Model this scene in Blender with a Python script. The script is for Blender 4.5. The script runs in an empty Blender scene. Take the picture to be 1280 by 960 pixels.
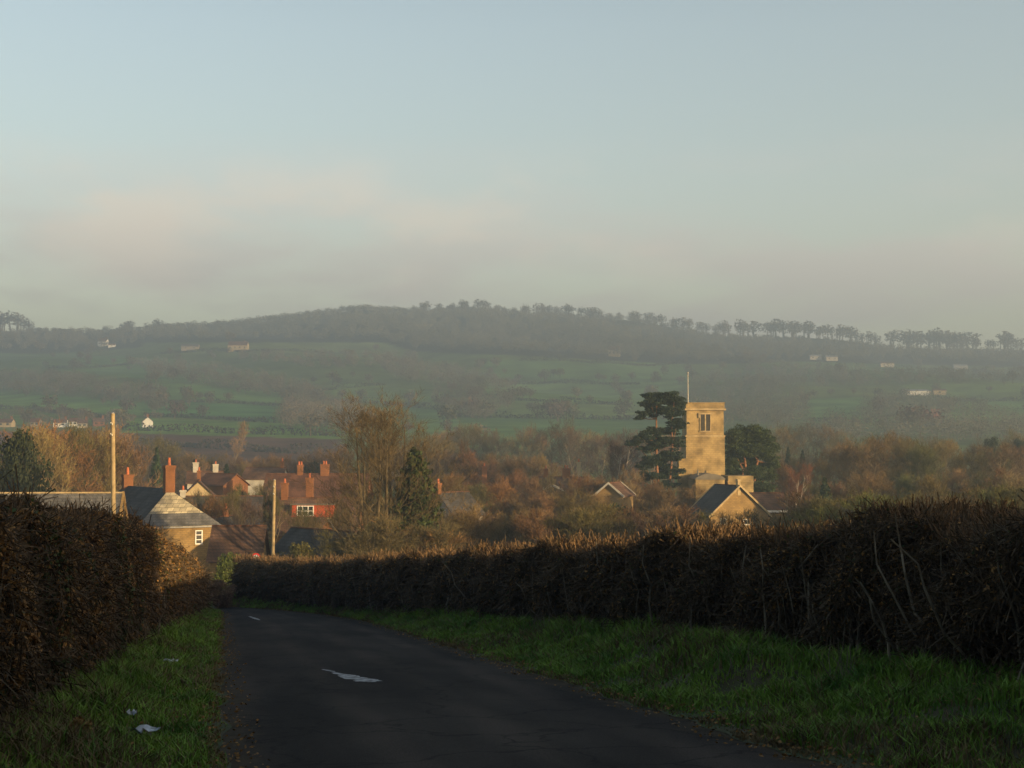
import bpy, math, random
import numpy as np
from math import radians as R, sin, cos, tan, atan, pi, sqrt
rng = np.random.default_rng(7)
random.seed(7)
SC = bpy.context.scene
COL = SC.collection

# ------------------------------------------------------------------ camera
EYE = 1.6
FPX = 1800.0            # focal length in pixels of a 1280 wide picture
PITCH = atan(80 / FPX)
cam_d = bpy.data.cameras.new('camera'); cam = bpy.data.objects.new('camera', cam_d); COL.objects.link(cam)
cam.location = (0, 0, EYE); cam.rotation_euler = (pi / 2 + PITCH, 0, 0)
cam_d.sensor_width = 36; cam_d.lens = FPX / 1280 * 36
cam_d.clip_start = 0.2; cam_d.clip_end = 9000
SC.camera = cam

# ------------------------------------------------------------------ light
SUN_EL = R(7.0)
TRAVEL = np.array([-0.766, 0.643])                 # horizontal travel of the sunlight
SUN_AZ = math.atan2(-TRAVEL[0], -TRAVEL[1])        # clockwise from +Y
w = bpy.data.worlds.new('World'); SC.world = w; w.use_nodes = True
nt = w.node_tree; nt.nodes.clear()
N = nt.nodes.new; L = nt.links.new
out = N('ShaderNodeOutputWorld'); bg = N('ShaderNodeBackground')
sky = N('ShaderNodeTexSky'); sky.sky_type = 'NISHITA'; sky.sun_disc = False
sky.sun_elevation = SUN_EL; sky.sun_rotation = SUN_AZ
sky.air_density = 1.0; sky.dust_density = 1.2; sky.ozone_density = 1.0; sky.altitude = 100
SKY_STRENGTH = 0.145
# thin warm cloud bank low over the far horizon
tc = N('ShaderNodeTexCoord'); mp = N('ShaderNodeMapping'); mp.inputs['Scale'].default_value = (2.2, 2.2, 9.0)
mp.inputs['Location'].default_value = (0.35, 0.0, 0.3)
nz = N('ShaderNodeTexNoise'); nz.inputs['Scale'].default_value = 2.2; nz.inputs['Detail'].default_value = 7; nz.inputs['Roughness'].default_value = 0.56
L(tc.outputs['Generated'], mp.inputs[0]); L(mp.outputs[0], nz.inputs['Vector'])
sx = N('ShaderNodeSeparateXYZ'); L(tc.outputs['Generated'], sx.inputs[0])
band = N('ShaderNodeValToRGB'); cr = band.color_ramp
cr.elements[0].position = 0.0; cr.elements[0].color = (1, 1, 1, 1)
cr.elements[1].position = 0.215; cr.elements[1].color = (0, 0, 0, 1)
e = cr.elements.new(0.12); e.color = (0.85,) * 3 + (1,)
e = cr.elements.new(0.17); e.color = (0.35,) * 3 + (1,)
L(sx.outputs['Z'], band.inputs[0])
nr = N('ShaderNodeMapRange'); nr.inputs['From Min'].default_value = 0.43; nr.inputs['From Max'].default_value = 0.60
L(nz.outputs['Fac'], nr.inputs['Value'])
mul = N('ShaderNodeMath'); mul.operation = 'MULTIPLY'
nadd = N('ShaderNodeMath'); nadd.operation = 'MULTIPLY_ADD'; nadd.inputs[1].default_value = 0.8; nadd.inputs[2].default_value = 0.2
L(nr.outputs[0], nadd.inputs[0]); L(nadd.outputs[0], mul.inputs[0]); L(band.outputs['Color'], mul.inputs[1])
cc = N('ShaderNodeValToRGB')          # cloud colour: grey violet low, rosy on top
cc.color_ramp.elements[0].position = 0.06; cc.color_ramp.elements[0].color = (2.05, 1.76, 1.55, 1)
cc.color_ramp.elements[1].position = 0.18; cc.color_ramp.elements[1].color = (2.9, 2.45, 2.25, 1)
L(sx.outputs['Z'], cc.inputs[0])
tint = N('ShaderNodeMix'); tint.data_type = 'RGBA'; tint.blend_type = 'MULTIPLY'; tint.inputs['Factor'].default_value = 1
zr = N('ShaderNodeValToRGB'); zr.color_ramp.elements[0].position = 0.28; zr.color_ramp.elements[0].color = (1, 1, 1, 1)
zr.color_ramp.elements[1].position = 0.62; zr.color_ramp.elements[1].color = (.50, .50, .52, 1)
zr.color_ramp.elements[0].color = (1.0, .87, .80, 1)
L(sx.outputs['Z'], zr.inputs[0]); L(zr.outputs['Color'], tint.inputs['B'])
L(sky.outputs[0], tint.inputs['A'])
mx = N('ShaderNodeMix'); mx.data_type = 'RGBA'
mfac = N('ShaderNodeMath'); mfac.operation = 'MULTIPLY'; mfac.inputs[1].default_value = 0.9
L(mul.outputs[0], mfac.inputs[0]); L(mfac.outputs[0], mx.inputs['Factor'])
L(tint.outputs['Result'], mx.inputs['A']); L(cc.outputs['Color'], mx.inputs['B'])
# sunlit puffs along the top of the bank
n2 = N('ShaderNodeTexNoise'); n2.inputs['Scale'].default_value = 1.0; n2.inputs['Detail'].default_value = 8; n2.inputs['Roughness'].default_value = 0.55
m2 = N('ShaderNodeMapping'); m2.inputs['Scale'].default_value = (7.5, 7.5, 15); m2.inputs['Location'].default_value = (1.7, .4, .2)
L(tc.outputs['Generated'], m2.inputs[0]); L(m2.outputs[0], n2.inputs['Vector'])
r2 = N('ShaderNodeMapRange'); r2.interpolation_type = 'SMOOTHSTEP'; r2.inputs['From Min'].default_value = 0.47; r2.inputs['From Max'].default_value = 0.66; L(n2.outputs['Fac'], r2.inputs['Value'])
b2 = N('ShaderNodeValToRGB'); b2.color_ramp.interpolation = 'EASE'
b2.color_ramp.elements[0].position = .075; b2.color_ramp.elements[0].color = (0, 0, 0, 1); b2.color_ramp.elements[1].position = .215; b2.color_ramp.elements[1].color = (0, 0, 0, 1)
e = b2.color_ramp.elements.new(.155); e.color = (1, 1, 1, 1); L(sx.outputs['Z'], b2.inputs[0])
# stronger towards the left of the view
lx = N('ShaderNodeMapRange'); lx.inputs['From Min'].default_value = .3; lx.inputs['From Max'].default_value = -.2; lx.inputs['To Min'].default_value = .2; lx.inputs['To Max'].default_value = .6; L(sx.outputs['X'], lx.inputs['Value'])
p2 = N('ShaderNodeMath'); p2.operation = 'MULTIPLY'; L(r2.outputs[0], p2.inputs[0]); L(b2.outputs['Color'], p2.inputs[1])
p3 = N('ShaderNodeMath'); p3.operation = 'MULTIPLY'; L(p2.outputs[0], p3.inputs[0]); L(lx.outputs[0], p3.inputs[1])
mx2 = N('ShaderNodeMix'); mx2.data_type = 'RGBA'; L(p3.outputs[0], mx2.inputs['Factor']); L(mx.outputs['Result'], mx2.inputs['A']); mx2.inputs['B'].default_value = (3.7, 3.0, 2.35, 1)
L(mx2.outputs['Result'], bg.inputs['Color']); bg.inputs['Strength'].default_value = SKY_STRENGTH
L(bg.outputs[0], out.inputs['Surface'])

sun_d = bpy.data.lights.new('sun', 'SUN'); sun = bpy.data.objects.new('sun', sun_d); COL.objects.link(sun)
sun_d.energy = 3.2; sun_d.angle = R(0.6); sun_d.color = (1.0, 0.70, 0.34)
sun.rotation_euler = (pi / 2 - SUN_EL, 0, math.atan2(-TRAVEL[0], TRAVEL[1]))
SC.view_settings.view_transform = 'Standard'; SC.view_settings.look = 'None'
SC.view_settings.gamma = 1; SC.view_settings.use_curve_mapping = False
SC.view_settings.exposure = 1.3
SC.render.filter_size = 2.0
SC.cycles.max_bounces = 5; SC.cycles.diffuse_bounces = 2; SC.cycles.glossy_bounces = 2
SC.cycles.transparent_max_bounces = 8; SC.cycles.volume_bounces = 0
SC.cycles.use_denoising = True

# ------------------------------------------------------------------ helpers
def at(px, py, D):
    """world point at depth D (along +Y) that the photo shows at px, py"""
    a = (px - 640) / FPX; b = (480 - py) / FPX
    dy = cos(PITCH) - b * sin(PITCH); dz = sin(PITCH) + b * cos(PITCH)
    k = D / dy
    return np.array([a * k, D, EYE + dz * k])

def tag(o, label=None, cat=None, group=None, kind=None):
    if label: o['label'] = label
    if cat: o['category'] = cat
    if group: o['group'] = group
    if kind: o['kind'] = kind
    return o

def empty(name, loc=(0, 0, 0), rz=0):
    o = bpy.data.objects.new(name, None); COL.objects.link(o)
    o.location = tuple(float(c) for c in loc); o.rotation_euler = (0, 0, rz); o.empty_display_size = 0.3
    return o

def link(name, me, parent=None, loc=(0, 0, 0), rz=0):
    o = bpy.data.objects.new(name, me); COL.objects.link(o)
    if parent is not None: o.parent = parent
    o.location = tuple(float(c) for c in loc); o.rotation_euler = (0, 0, rz)
    return o

def np_mesh(name, V, faces, mats, midx=None, smooth=False):
    """faces: list of int arrays (n,k); midx: list of int arrays or ints matching faces"""
    me = bpy.data.meshes.new(name)
    V = np.asarray(V, dtype=np.float32)
    me.vertices.add(len(V)); me.vertices.foreach_set('co', V.ravel())
    loops = np.concatenate([f.ravel() for f in faces]).astype(np.int32)
    tot = np.concatenate([np.full(len(f), f.shape[1]) for f in faces]).astype(np.int32)
    st = np.concatenate([[0], np.cumsum(tot)[:-1]]).astype(np.int32)
    me.loops.add(len(loops)); me.loops.foreach_set('vertex_index', loops)
    me.polygons.add(len(tot)); me.polygons.foreach_set('loop_start', st)
    try: me.polygons.foreach_set('loop_total', tot)
    except Exception: pass
    for m in mats: me.materials.append(m)
    if midx is not None:
        mi = np.concatenate([np.full(len(f), m) if np.isscalar(m) else m for f, m in zip(faces, midx)]).astype(np.int32)
        me.polygons.foreach_set('material_index', mi)
    me.polygons.foreach_set('use_smooth', np.full(len(tot), bool(smooth)))
    me.update(calc_edges=True); me.validate(verbose=False)
    return me

def unit(a):
    return a / np.maximum(np.linalg.norm(a, axis=-1, keepdims=True), 1e-9)

def rdir(n, g=rng): return unit(g.normal(size=(n, 3)))

class Bag:
    """collects raw geometry for one mesh"""
    def __init__(s): s.V = []; s.F = []; s.M = []; s.n = 0
    def add(s, V, F, m=0):
        V = np.asarray(V, dtype=float).reshape(-1, 3)
        s.V.append(V); s.F.append(np.asarray(F, dtype=int) + s.n); s.M.append(m); s.n += len(V)
    def tris(s, P, size, m=0, g=rng, flat=0.0, nrm=None):
        n = len(P); size = np.broadcast_to(size, (n,))[:, None]
        a = rdir(n, g); a[:, 2] *= (1 - flat); a = unit(a)
        b = unit(np.cross(a, rdir(n, g)))
        if flat: b[:, 2] *= (1 - flat)
        V = np.stack([P - a * size * .5 - b * size * .35, P + a * size * .6, P - a * size * .3 + b * size * .5], 1)
        s.add(V.reshape(-1, 3), np.arange(3 * n).reshape(-1, 3), m)
    def leaves(s, P, size, m=0, g=rng, flat=0.0):
        n = len(P); size = np.broadcast_to(size, (n,))[:, None]
        a = rdir(n, g); a[:, 2] *= (1 - flat); a = unit(a)
        b = unit(np.cross(a, rdir(n, g)))
        V = np.stack([P - a * size * .5, P - b * size * .27, P + a * size * .5, P + b * size * .27], 1)
        s.add(V.reshape(-1, 3), np.arange(4 * n).reshape(-1, 4), m)
    def ribbons(s, P0, P1, w0, w1, m=0, g=rng):
        n = len(P0); d = unit(P1 - P0); sd = unit(np.cross(d, rdir(n, g)))
        w0 = np.broadcast_to(w0, (n,))[:, None]; w1 = np.broadcast_to(w1, (n,))[:, None]
        V = np.stack([P0 - sd * w0 / 2, P0 + sd * w0 / 2, P1 + sd * w1 / 2, P1 - sd * w1 / 2], 1)
        s.add(V.reshape(-1, 3), np.arange(4 * n).reshape(-1, 4), m)
    def tubes(s, P0, P1, r0, r1, k=5, m=0):
        n = len(P0); d = unit(P1 - P0)
        ref = np.where(np.abs(d[:, 2:3]) < 0.9, [[0, 0, 1.0]], [[1.0, 0, 0]])
        a = unit(np.cross(d, ref)); b = np.cross(d, a)
        t = np.arange(k) * 2 * pi / k
        ring = a[:, None] * np.cos(t)[None, :, None] + b[:, None] * np.sin(t)[None, :, None]
        r0 = np.broadcast_to(r0, (n,))[:, None, None]; r1 = np.broadcast_to(r1, (n,))[:, None, None]
        V = np.concatenate([P0[:, None] + ring * r0, P1[:, None] + ring * r1], 1).reshape(-1, 3)
        i = np.arange(k); j = (i + 1) % k
        q = np.stack([i, j, j + k, i + k], 1)
        F = (np.arange(n)[:, None, None] * 2 * k + q[None]).reshape(-1, 4)
        s.add(V, F, m)
    def box(s, lo, hi, m=0, rz=0, org=(0, 0, 0)):
        lo = np.array(lo, float); hi = np.array(hi, float)
        V = np.array([[x, y, z] for z in (lo[2], hi[2]) for y in (lo[1], hi[1]) for x in (lo[0], hi[0])])
        if rz: V = rotz(V - org, rz) + org
        F = [[0, 2, 3, 1], [4, 5, 7, 6], [0, 1, 5, 4], [2, 6, 7, 3], [0, 4, 6, 2], [1, 3, 7, 5]]
        s.add(V, F, m)
    def mesh(s, name, mats, smooth=False):
        by = {}
        return np_mesh(name, np.concatenate(s.V), s.F, mats, s.M, smooth)
    def obj(s, name, mats, parent=None, loc=(0, 0, 0), rz=0, smooth=False):
        if not isinstance(mats, (list, tuple)): mats = [mats]
        return link(name, s.mesh(name, mats, smooth), parent, loc, rz)

def rotz(V, a):
    V = np.asarray(V, float); c, s_ = cos(a), sin(a)
    return np.stack([V[..., 0] * c - V[..., 1] * s_, V[..., 0] * s_ + V[..., 1] * c, V[..., 2]], -1)

def copy_tree(o, name=None):
    c = o.copy(); COL.objects.link(c)
    for ch in [x for x in KIDS.get(o.name, [])]:
        d = ch.copy(); COL.objects.link(d); d.parent = c
    return c
KIDS = {}

# ------------------------------------------------------------------ materials
def mat(name, col, var=0.25, scale=3.0, rough=0.9, objcol=False, col2=None, bump=0.0, spec=0.2, detail=4, coords='Object', trans=0.0, thresh=None):
    m = bpy.data.materials.new(name); m.use_nodes = True; t = m.node_tree; t.nodes.clear()
    n = t.nodes.new; l = t.links.new
    o = n('ShaderNodeOutputMaterial'); p = n('ShaderNodeBsdfPrincipled')
    p.inputs['Roughness'].default_value = rough; p.inputs['Specular IOR Level'].default_value = spec
    c = n('ShaderNodeTexCoord'); z = n('ShaderNodeTexNoise'); z.inputs['Scale'].default_value = scale; z.inputs['Detail'].default_value = detail
    if coords == 'World':
        gg = n('ShaderNodeNewGeometry'); l(gg.outputs['Position'], z.inputs['Vector'])
    else: l(c.outputs[coords], z.inputs['Vector'])
    r = n('ShaderNodeValToRGB')
    a = thresh or (0.33, 0.67)
    r.color_ramp.elements[0].position = a[0]; r.color_ramp.elements[1].position = a[1]
    c2 = col2 or tuple(min(1, x * (1 + var)) for x in col)
    c1 = col if col2 else tuple(x * (1 - var) for x in col)
    r.color_ramp.elements[0].color = (*c1, 1); r.color_ramp.elements[1].color = (*c2, 1)
    l(z.outputs['Fac'], r.inputs[0]); src = r.outputs['Color']
    if objcol:
        oi = n('ShaderNodeObjectInfo'); mm = n('ShaderNodeMix'); mm.data_type = 'RGBA'; mm.blend_type = 'MULTIPLY'; mm.inputs['Factor'].default_value = 1
        l(src, mm.inputs['A']); l(oi.outputs['Color'], mm.inputs['B']); src = mm.outputs['Result']
    l(src, p.inputs['Base Color'])
    if bump:
        b = n('ShaderNodeBump'); b.inputs['Strength'].default_value = bump; b.inputs['Distance'].default_value = 0.05
        l(z.outputs['Fac'], b.inputs['Height']); l(b.outputs[0], p.inputs['Normal'])
    l(p.outputs[0], o.inputs['Surface'])
    return m

def brick_mat(name, c1, c2, mortar, bw, bh, ms=0.012, stain=(0.6, 1.0), rough=0.9, rot=None, sscale=0.6, off=0.5):
    m = bpy.data.materials.new(name); m.use_nodes = True; t = m.node_tree; t.nodes.clear()
    n = t.nodes.new; l = t.links.new
    o = n('ShaderNodeOutputMaterial'); p = n('ShaderNodeBsdfPrincipled'); p.inputs['Roughness'].default_value = rough; p.inputs['Specular IOR Level'].default_value = 0.2
    c = n('ShaderNodeTexCoord')
    s = n('ShaderNodeSeparateXYZ'); l(c.outputs['Object'], s.inputs[0])
    ad = n('ShaderNodeMath'); ad.operation = 'ADD'; l(s.outputs['X'], ad.inputs[0]); l(s.outputs['Y'], ad.inputs[1])
    cb = n('ShaderNodeCombineXYZ'); l(ad.outputs[0], cb.inputs[0]); l(s.outputs['Z'], cb.inputs[1])
    b = n('ShaderNodeTexBrick'); b.offset = off
    b.inputs['Color1'].default_value = (*c1, 1); b.inputs['Color2'].default_value = (*c2, 1); b.inputs['Mortar'].default_value = (*mortar, 1)
    b.inputs['Scale'].default_value = 1; b.inputs['Mortar Size'].default_value = ms; b.inputs['Brick Width'].default_value = bw; b.inputs['Row Height'].default_value = bh
    l(cb.outputs[0], b.inputs['Vector'])
    z = n('ShaderNodeTexNoise'); z.inputs['Scale'].default_value = sscale; z.inputs['Detail'].default_value = 6; l(c.outputs['Object'], z.inputs['Vector'])
    mr = n('ShaderNodeMapRange'); mr.inputs['From Min'].default_value = .35; mr.inputs['From Max'].default_value = .65
    mr.inputs['To Min'].default_value = stain[0]; mr.inputs['To Max'].default_value = stain[1]; l(z.outputs['Fac'], mr.inputs['Value'])
    mm = n('ShaderNodeMix'); mm.data_type = 'RGBA'; mm.blend_type = 'MULTIPLY'; mm.inputs['Factor'].default_value = 1
    l(b.outputs['Color'], mm.inputs['A']); l(mr.outputs[0], mm.inputs['B']); l(mm.outputs['Result'], p.inputs['Base Color'])
    l(p.outputs[0], o.inputs['Surface'])
    return m

M = {}
M['bark'] = mat('bark', (0.10, 0.08, 0.05), .3, .15, coords='World', col2=(.26, .21, .13))
M['bark_big'] = mat('bark_big', (0.10, 0.078, 0.045), .35, 1.5)
M['birch'] = mat('birch_bark', (0.42, 0.36, 0.30), .3, 1.5)
M['pine_bark'] = mat('pine_bark', (0.22, 0.11, 0.06), .3, 2)
M['twig'] = mat('twig', (0.22, 0.22, 0.22), .45, .35, objcol=True)
M['foliage'] = mat('evergreen_foliage', (0.4, 0.4, 0.4), .45, .8, objcol=True, rough=.7)
M['far_twig'] = mat('far_twig', (0.3, 0.3, 0.3), .35, .02, objcol=True, coords='World')
M['hedge_twig'] = mat('hedge_twig', (0.030, 0.023, 0.013), .5, 22, rough=.85, col2=(.12, .085, .052))
M['lit_tip_twig'] = mat('lit_tip_twig', (0.09, 0.055, 0.03), .4, 20, col2=(.2, .13, .07))  # paler orange twigs: the sunlit edge of the hedge top put into colour
M['hedge_core'] = mat('hedge_dark_core', (0.012, 0.009, 0.006), .4, 6)
M['hedge_leaf'] = mat('dry_beech_leaf', (0.085, 0.047, 0.018), .5, 26, rough=.7, col2=(.36, .20, .065))
M['hedge_leaf_green'] = mat('bramble_leaf', (0.03, 0.05, 0.015), .5, 15, rough=.6, col2=(.07, .10, .03))
M['pale_stem'] = mat('pale_stem', (0.08, 0.065, 0.045), .3, 5, col2=(.22, .19, .14))
M['grass'] = mat('grass_blade', (0.06, 0.15, 0.016), .5, 1.3, rough=.6, col2=(0.17, 0.29, 0.036), coords='World', thresh=(.3, .6))
M['grass_dry'] = mat('dry_grass_blade', (0.14, 0.105, 0.05), .4, 2, rough=.8)
M['asphalt'] = mat('worn_asphalt', (0.018, 0.0145, 0.0145), .3, .9, rough=.9, detail=14, col2=(0.032, 0.026, 0.025), bump=.5, spec=.1)
M['paint'] = mat('worn_road_paint', (0.10, 0.10, 0.105), .3, 9, rough=.6, col2=(.42, .43, .46), coords='World', thresh=(.4, .6))
M['stone'] = brick_mat('church_stone', (0.40, 0.29, 0.13), (0.34, 0.245, 0.11), (0.28, 0.20, 0.10), .55, .3, .02, (0.5, 1.15))
M['stone_trim'] = mat('stone_trim', (0.38, 0.29, 0.16), .25, 1.5)
M['cottage_stone'] = brick_mat('cottage_stone', (0.34, 0.225, 0.09), (0.27, 0.175, 0.07), (0.22, 0.15, 0.07), .4, .18, .02, (0.75, 1.05))
M['grey_stone'] = brick_mat('grey_stone', (0.36, 0.31, 0.25), (0.28, 0.24, 0.20), (0.22, 0.2, 0.17), .4, .18, .02, (0.8, 1.05))
M['brick'] = brick_mat('red_brick', (0.30, 0.12, 0.045), (0.23, 0.09, 0.035), (0.18, 0.10, 0.06), .23, .075, .01, (0.7, 1.05))
M['hung_tile'] = brick_mat('red_hung_tiles', (0.55, 0.10, 0.045), (0.42, 0.07, 0.03), (0.2, 0.04, 0.02), .2, .15, .01, (0.8, 1.05))
M['render_wall'] = mat('pale_render', (0.45, 0.42, 0.36), .15, 1)
M['cream'] = mat('cream_render', (0.44, 0.35, 0.21), .12, 1)
M['white'] = mat('white_paint', (0.78, 0.77, 0.74), .05, 2, rough=.5)
M['slate'] = brick_mat('grey_slate', (0.15, 0.145, 0.14), (0.10, 0.098, 0.10), (0.06, 0.06, 0.06), .35, .25, .015, (0.6, 1.2), sscale=1.2)
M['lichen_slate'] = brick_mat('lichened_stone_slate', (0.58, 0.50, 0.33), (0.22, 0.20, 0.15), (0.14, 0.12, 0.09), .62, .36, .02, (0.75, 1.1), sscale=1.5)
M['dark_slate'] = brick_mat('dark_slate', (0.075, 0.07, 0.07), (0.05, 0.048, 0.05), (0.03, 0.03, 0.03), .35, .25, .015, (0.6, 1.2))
M['tile'] = brick_mat('brown_roof_tiles', (0.17, 0.095, 0.06), (0.12, 0.07, 0.048), (0.06, 0.04, 0.03), .3, .25, .015, (0.55, 1.2))
M['red_tile'] = brick_mat('red_roof_tiles', (0.16, 0.075, 0.045), (0.12, 0.06, 0.038), (0.08, 0.04, 0.03), .3, .25, .015, (0.6, 1.2))
M['lead'] = mat('lead_sheet', (0.16, 0.14, 0.11), .2, 1, rough=.6)
M['glass'] = mat('dark_glass', (0.02, 0.022, 0.025), .1, 1, rough=.2, spec=.25)
M['louvre'] = mat('dark_louvre', (0.06, 0.055, 0.045), .2, 3)
M['wood'] = mat('weathered_wood_pole', (0.30, 0.23, 0.13), .25, 3)
M['metal'] = mat('grey_metal', (0.25, 0.25, 0.25), .1, 3, rough=.5)
M['sign_red'] = mat('sign_red', (0.5, 0.02, 0.02), .05, 3, rough=.4)
M['pot'] = mat('clay_pot', (0.42, 0.13, 0.06), .2, 3)
M['litter'] = mat('crumpled_paper', (0.30, 0.32, 0.34), .1, 14, rough=.6, col2=(.6, .66, .74))
M['verge'] = mat('verge_soil', (0.04, 0.062, 0.02), .4, 1.2, col2=(0.07, 0.055, 0.032), detail=8, bump=.6)

# ------------------------------------------------------------------ terrain
U = np.array([-0.196, 0.981]); U /= np.linalg.norm(U); Vr = np.array([U[1], -U[0]])   # road direction, right of road
SLOPE = 0.0872
def sl(x, y): return x * U[0] + y * U[1], x * Vr[0] + y * Vr[1]
def road_xy(s, l): return s * U[0] + l * Vr[0], s * U[1] + l * Vr[1]

PX = np.array([-400, 0, 60, 130, 200, 300, 400, 450, 520, 590, 650, 700, 780, 850, 900, 960, 1060, 1100, 1140, 1200, 1240, 1280, 1700.])
SKYG = np.array([425, 415, 413, 415, 410, 405, 396, 388, 392, 387, 391, 392, 399, 412, 420, 422, 426, 431, 434, 437, 437, 438, 460.])
PD = np.array([400, 500, 600, 700, 800, 1000, 1300, 1600, 1900, 2150, 2250, 2500, 3200.])
PZ = np.array([-11, -7.6, -1.5, 6, 12, 28, 62, 105, 152, 195, 196, 170, 60.])     # relative to the eye
def smooth(x, a, b):
    t = np.clip((x - a) / (b - a), 0, 1); return t * t * (3 - 2 * t)
def ground(x, y):
    x = np.asarray(x, float); y = np.asarray(y, float)
    s, l = sl(x, y)
    sc_ = np.clip(s, -70, None)
    near = np.where(sc_ < 115, -SLOPE * sc_, -SLOPE * 115 - 1.1 * (1 - np.exp(-(sc_ - 115) / 14)))
    rise = 0.04 * np.clip(x - 12, 0, 60) * smooth(y, 100, 200) * (1 - smooth(y, 320, 450))
    near = near + rise
    far = np.interp(y, PD, PZ) + EYE
    a = x / np.maximum(y, 200.0)
    zs = (560 - np.interp(640 + FPX * a, PX, SKYG)) / FPX * 2150
    k = zs / 195.0
    fz = np.where(far > 0, far * (1 + (k - 1) * smooth(y, 700, 1900)), far)
    und = (7 * np.sin(x / 95 + 1.2 * np.sin(y / 160)) * np.sin(y / 130 + 1) + 4 * np.sin(x / 41 + y / 77)) * smooth(y, 750, 1300) * (1 - .7 * smooth(y, 1800, 2050))
    fz = fz + und
    t = smooth(y, 330, 480)
    return near * (1 - t) + fz * t

def project(x, y, z):
    dz = z - EYE
    c, s_ = cos(PITCH), sin(PITCH)
    d = y * c + dz * s_; v = -y * s_ + dz * c
    return 640 + FPX * x / d, 480 - FPX * v / d

DS = np.concatenate([np.arange(340, 900, 4), np.arange(900, 2260, 8)]).astype(float)
def ground_hit(px, py, dmin=340):
    """ground point on the far slope seen at px, py (first hit)"""
    P = at(px, py, 1.0); a, b = P[0], P[2] - EYE
    gz = ground(a * DS, DS); rz = EYE + b * DS
    h = np.nonzero((gz >= rz) & (DS >= dmin))[0]
    if not len(h): return None
    D = DS[h[0]]
    return np.array([a * D, D, float(ground(a * D, D))])

def in_poly(px, py, poly):
    px = np.asarray(px, float); py = np.asarray(py, float)
    res = np.zeros(px.shape, bool); n = len(poly)
    for i in range(n):
        x0, y0 = poly[i]; x1, y1 = poly[(i + 1) % n]
        if y0 == y1: continue
        c = ((y0 > py) != (y1 > py)) & (px < (x1 - x0) * (py - y0) / (y1 - y0) + x0)
        res ^= c
    return res

# land use on the far slope: each entry is one field (outline, colour)
FIELDS = [
    ([(-60, 380), (1400, 380), (1400, 620), (-60, 620)], (0.060, 0.085, 0.036)),
    ([(-60, 538), (430, 546), (430, 620), (-60, 620)], (0.105, 0.062, 0.045)),
    ([(-60, 560), (430, 571), (430, 620), (-60, 620)], (0.088, 0.055, 0.040)),
    ([(150, 522), (430, 532), (430, 549), (150, 541)], (0.075, 0.135, 0.035)),
    ([(-60, 488), (60, 494), (200, 505), (200, 520), (-60, 507)], (0.070, 0.130, 0.04)),
    ([(-60, 508), (130, 520), (130, 535), (-60, 528)], (0.065, 0.11, 0.04)),
    ([(180, 500), (365, 508), (365, 528), (180, 520)], (0.045, 0.112, 0.040)),
    ([(190, 476), (360, 492), (360, 508), (190, 498)], (0.062, 0.115, 0.04)),
    ([(60, 446), (180, 444), (330, 470), (330, 488), (60, 462)], (0.055, 0.105, 0.042)),
    ([(130, 428), (520, 428), (520, 440), (130, 445)], (0.070, 0.095, 0.045)),
    ([(-60, 438), (110, 440), (110, 462), (-60, 460)], (0.055, 0.09, 0.045)),
    ([(420, 478), (560, 490), (560, 512), (420, 500)], (0.080, 0.120, 0.05)),
    ([(400, 500), (560, 512), (560, 545), (400, 540)], (0.062, 0.115, 0.045)),
    ([(600, 450), (860, 452), (860, 478), (600, 475)], (0.055, 0.100, 0.042)),
    ([(600, 476), (850, 478), (850, 505), (600, 502)], (0.075, 0.125, 0.048)),
    ([(590, 502), (850, 506), (850, 522), (590, 520)], (0.082, 0.118, 0.05)),
    ([(560, 522), (860, 524), (860, 560), (560, 560)], (0.058, 0.108, 0.045)),
    ([(930, 452), (1150, 448), (1150, 470), (930, 470)], (0.055, 0.090, 0.042)),
    ([(1010, 498), (1100, 496), (1100, 528), (1010, 528)], (0.060, 0.115, 0.045)),
    ([(1130, 480), (1400, 478), (1400, 500), (1130, 500)], (0.075, 0.118, 0.045)),
    ([(1180, 500), (1400, 500), (1400, 530), (1180, 525)], (0.060, 0.115, 0.045)),
]
WOODLAND = [[(170, 380), (430, 380), (600, 380), (900, 380), (1300, 420), (1300, 460), (1000, 452), (860, 456), (640, 444), (520, 440), (480, 428), (180, 428)], [(-60, 400), (180, 405), (180, 434), (60, 442), (-60, 440)]]
ys = np.concatenate([np.arange(-130, 150, 7), 150 + np.cumsum(np.full(46, 7.0)), np.arange(480, 2300, 8), np.arange(2300, 3001, 50)])
ts = np.linspace(-1, 1, 281)
YY, TT = np.meshgrid(ys, ts, indexing='ij')
XX = TT * (150 + 0.52 * (YY + 130))
ZZ = ground(XX, YY)
nr_, ncol = YY.shape
gV = np.stack([XX, YY, ZZ], -1).reshape(-1, 3)
ii = (np.arange(nr_ - 1)[:, None] * ncol + np.arange(ncol - 1)[None]).ravel()
gF = np.stack([ii, ii + 1, ii + ncol + 1, ii + ncol], 1)
gm = bpy.data.materials.new('farmland'); gm.use_nodes = True
t_ = gm.node_tree; pb = t_.nodes['Principled BSDF']; pb.inputs['Roughness'].default_value = 1; pb.inputs['Specular IOR Level'].default_value = 0
ca = t_.nodes.new('ShaderNodeAttribute'); ca.attribute_name = 'landuse'
nz1 = t_.nodes.new('ShaderNodeTexNoise'); nz1.inputs['Scale'].default_value = 0.03; nz1.inputs['Detail'].default_value = 8
geo = t_.nodes.new('ShaderNodeNewGeometry'); t_.links.new(geo.outputs['Position'], nz1.inputs['Vector'])
mr1 = t_.nodes.new('ShaderNodeMapRange'); mr1.inputs['From Min'].default_value = .3; mr1.inputs['From Max'].default_value = .7; mr1.inputs['To Min'].default_value = .6; mr1.inputs['To Max'].default_value = 1.35
t_.links.new(nz1.outputs['Fac'], mr1.inputs['Value'])
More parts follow.
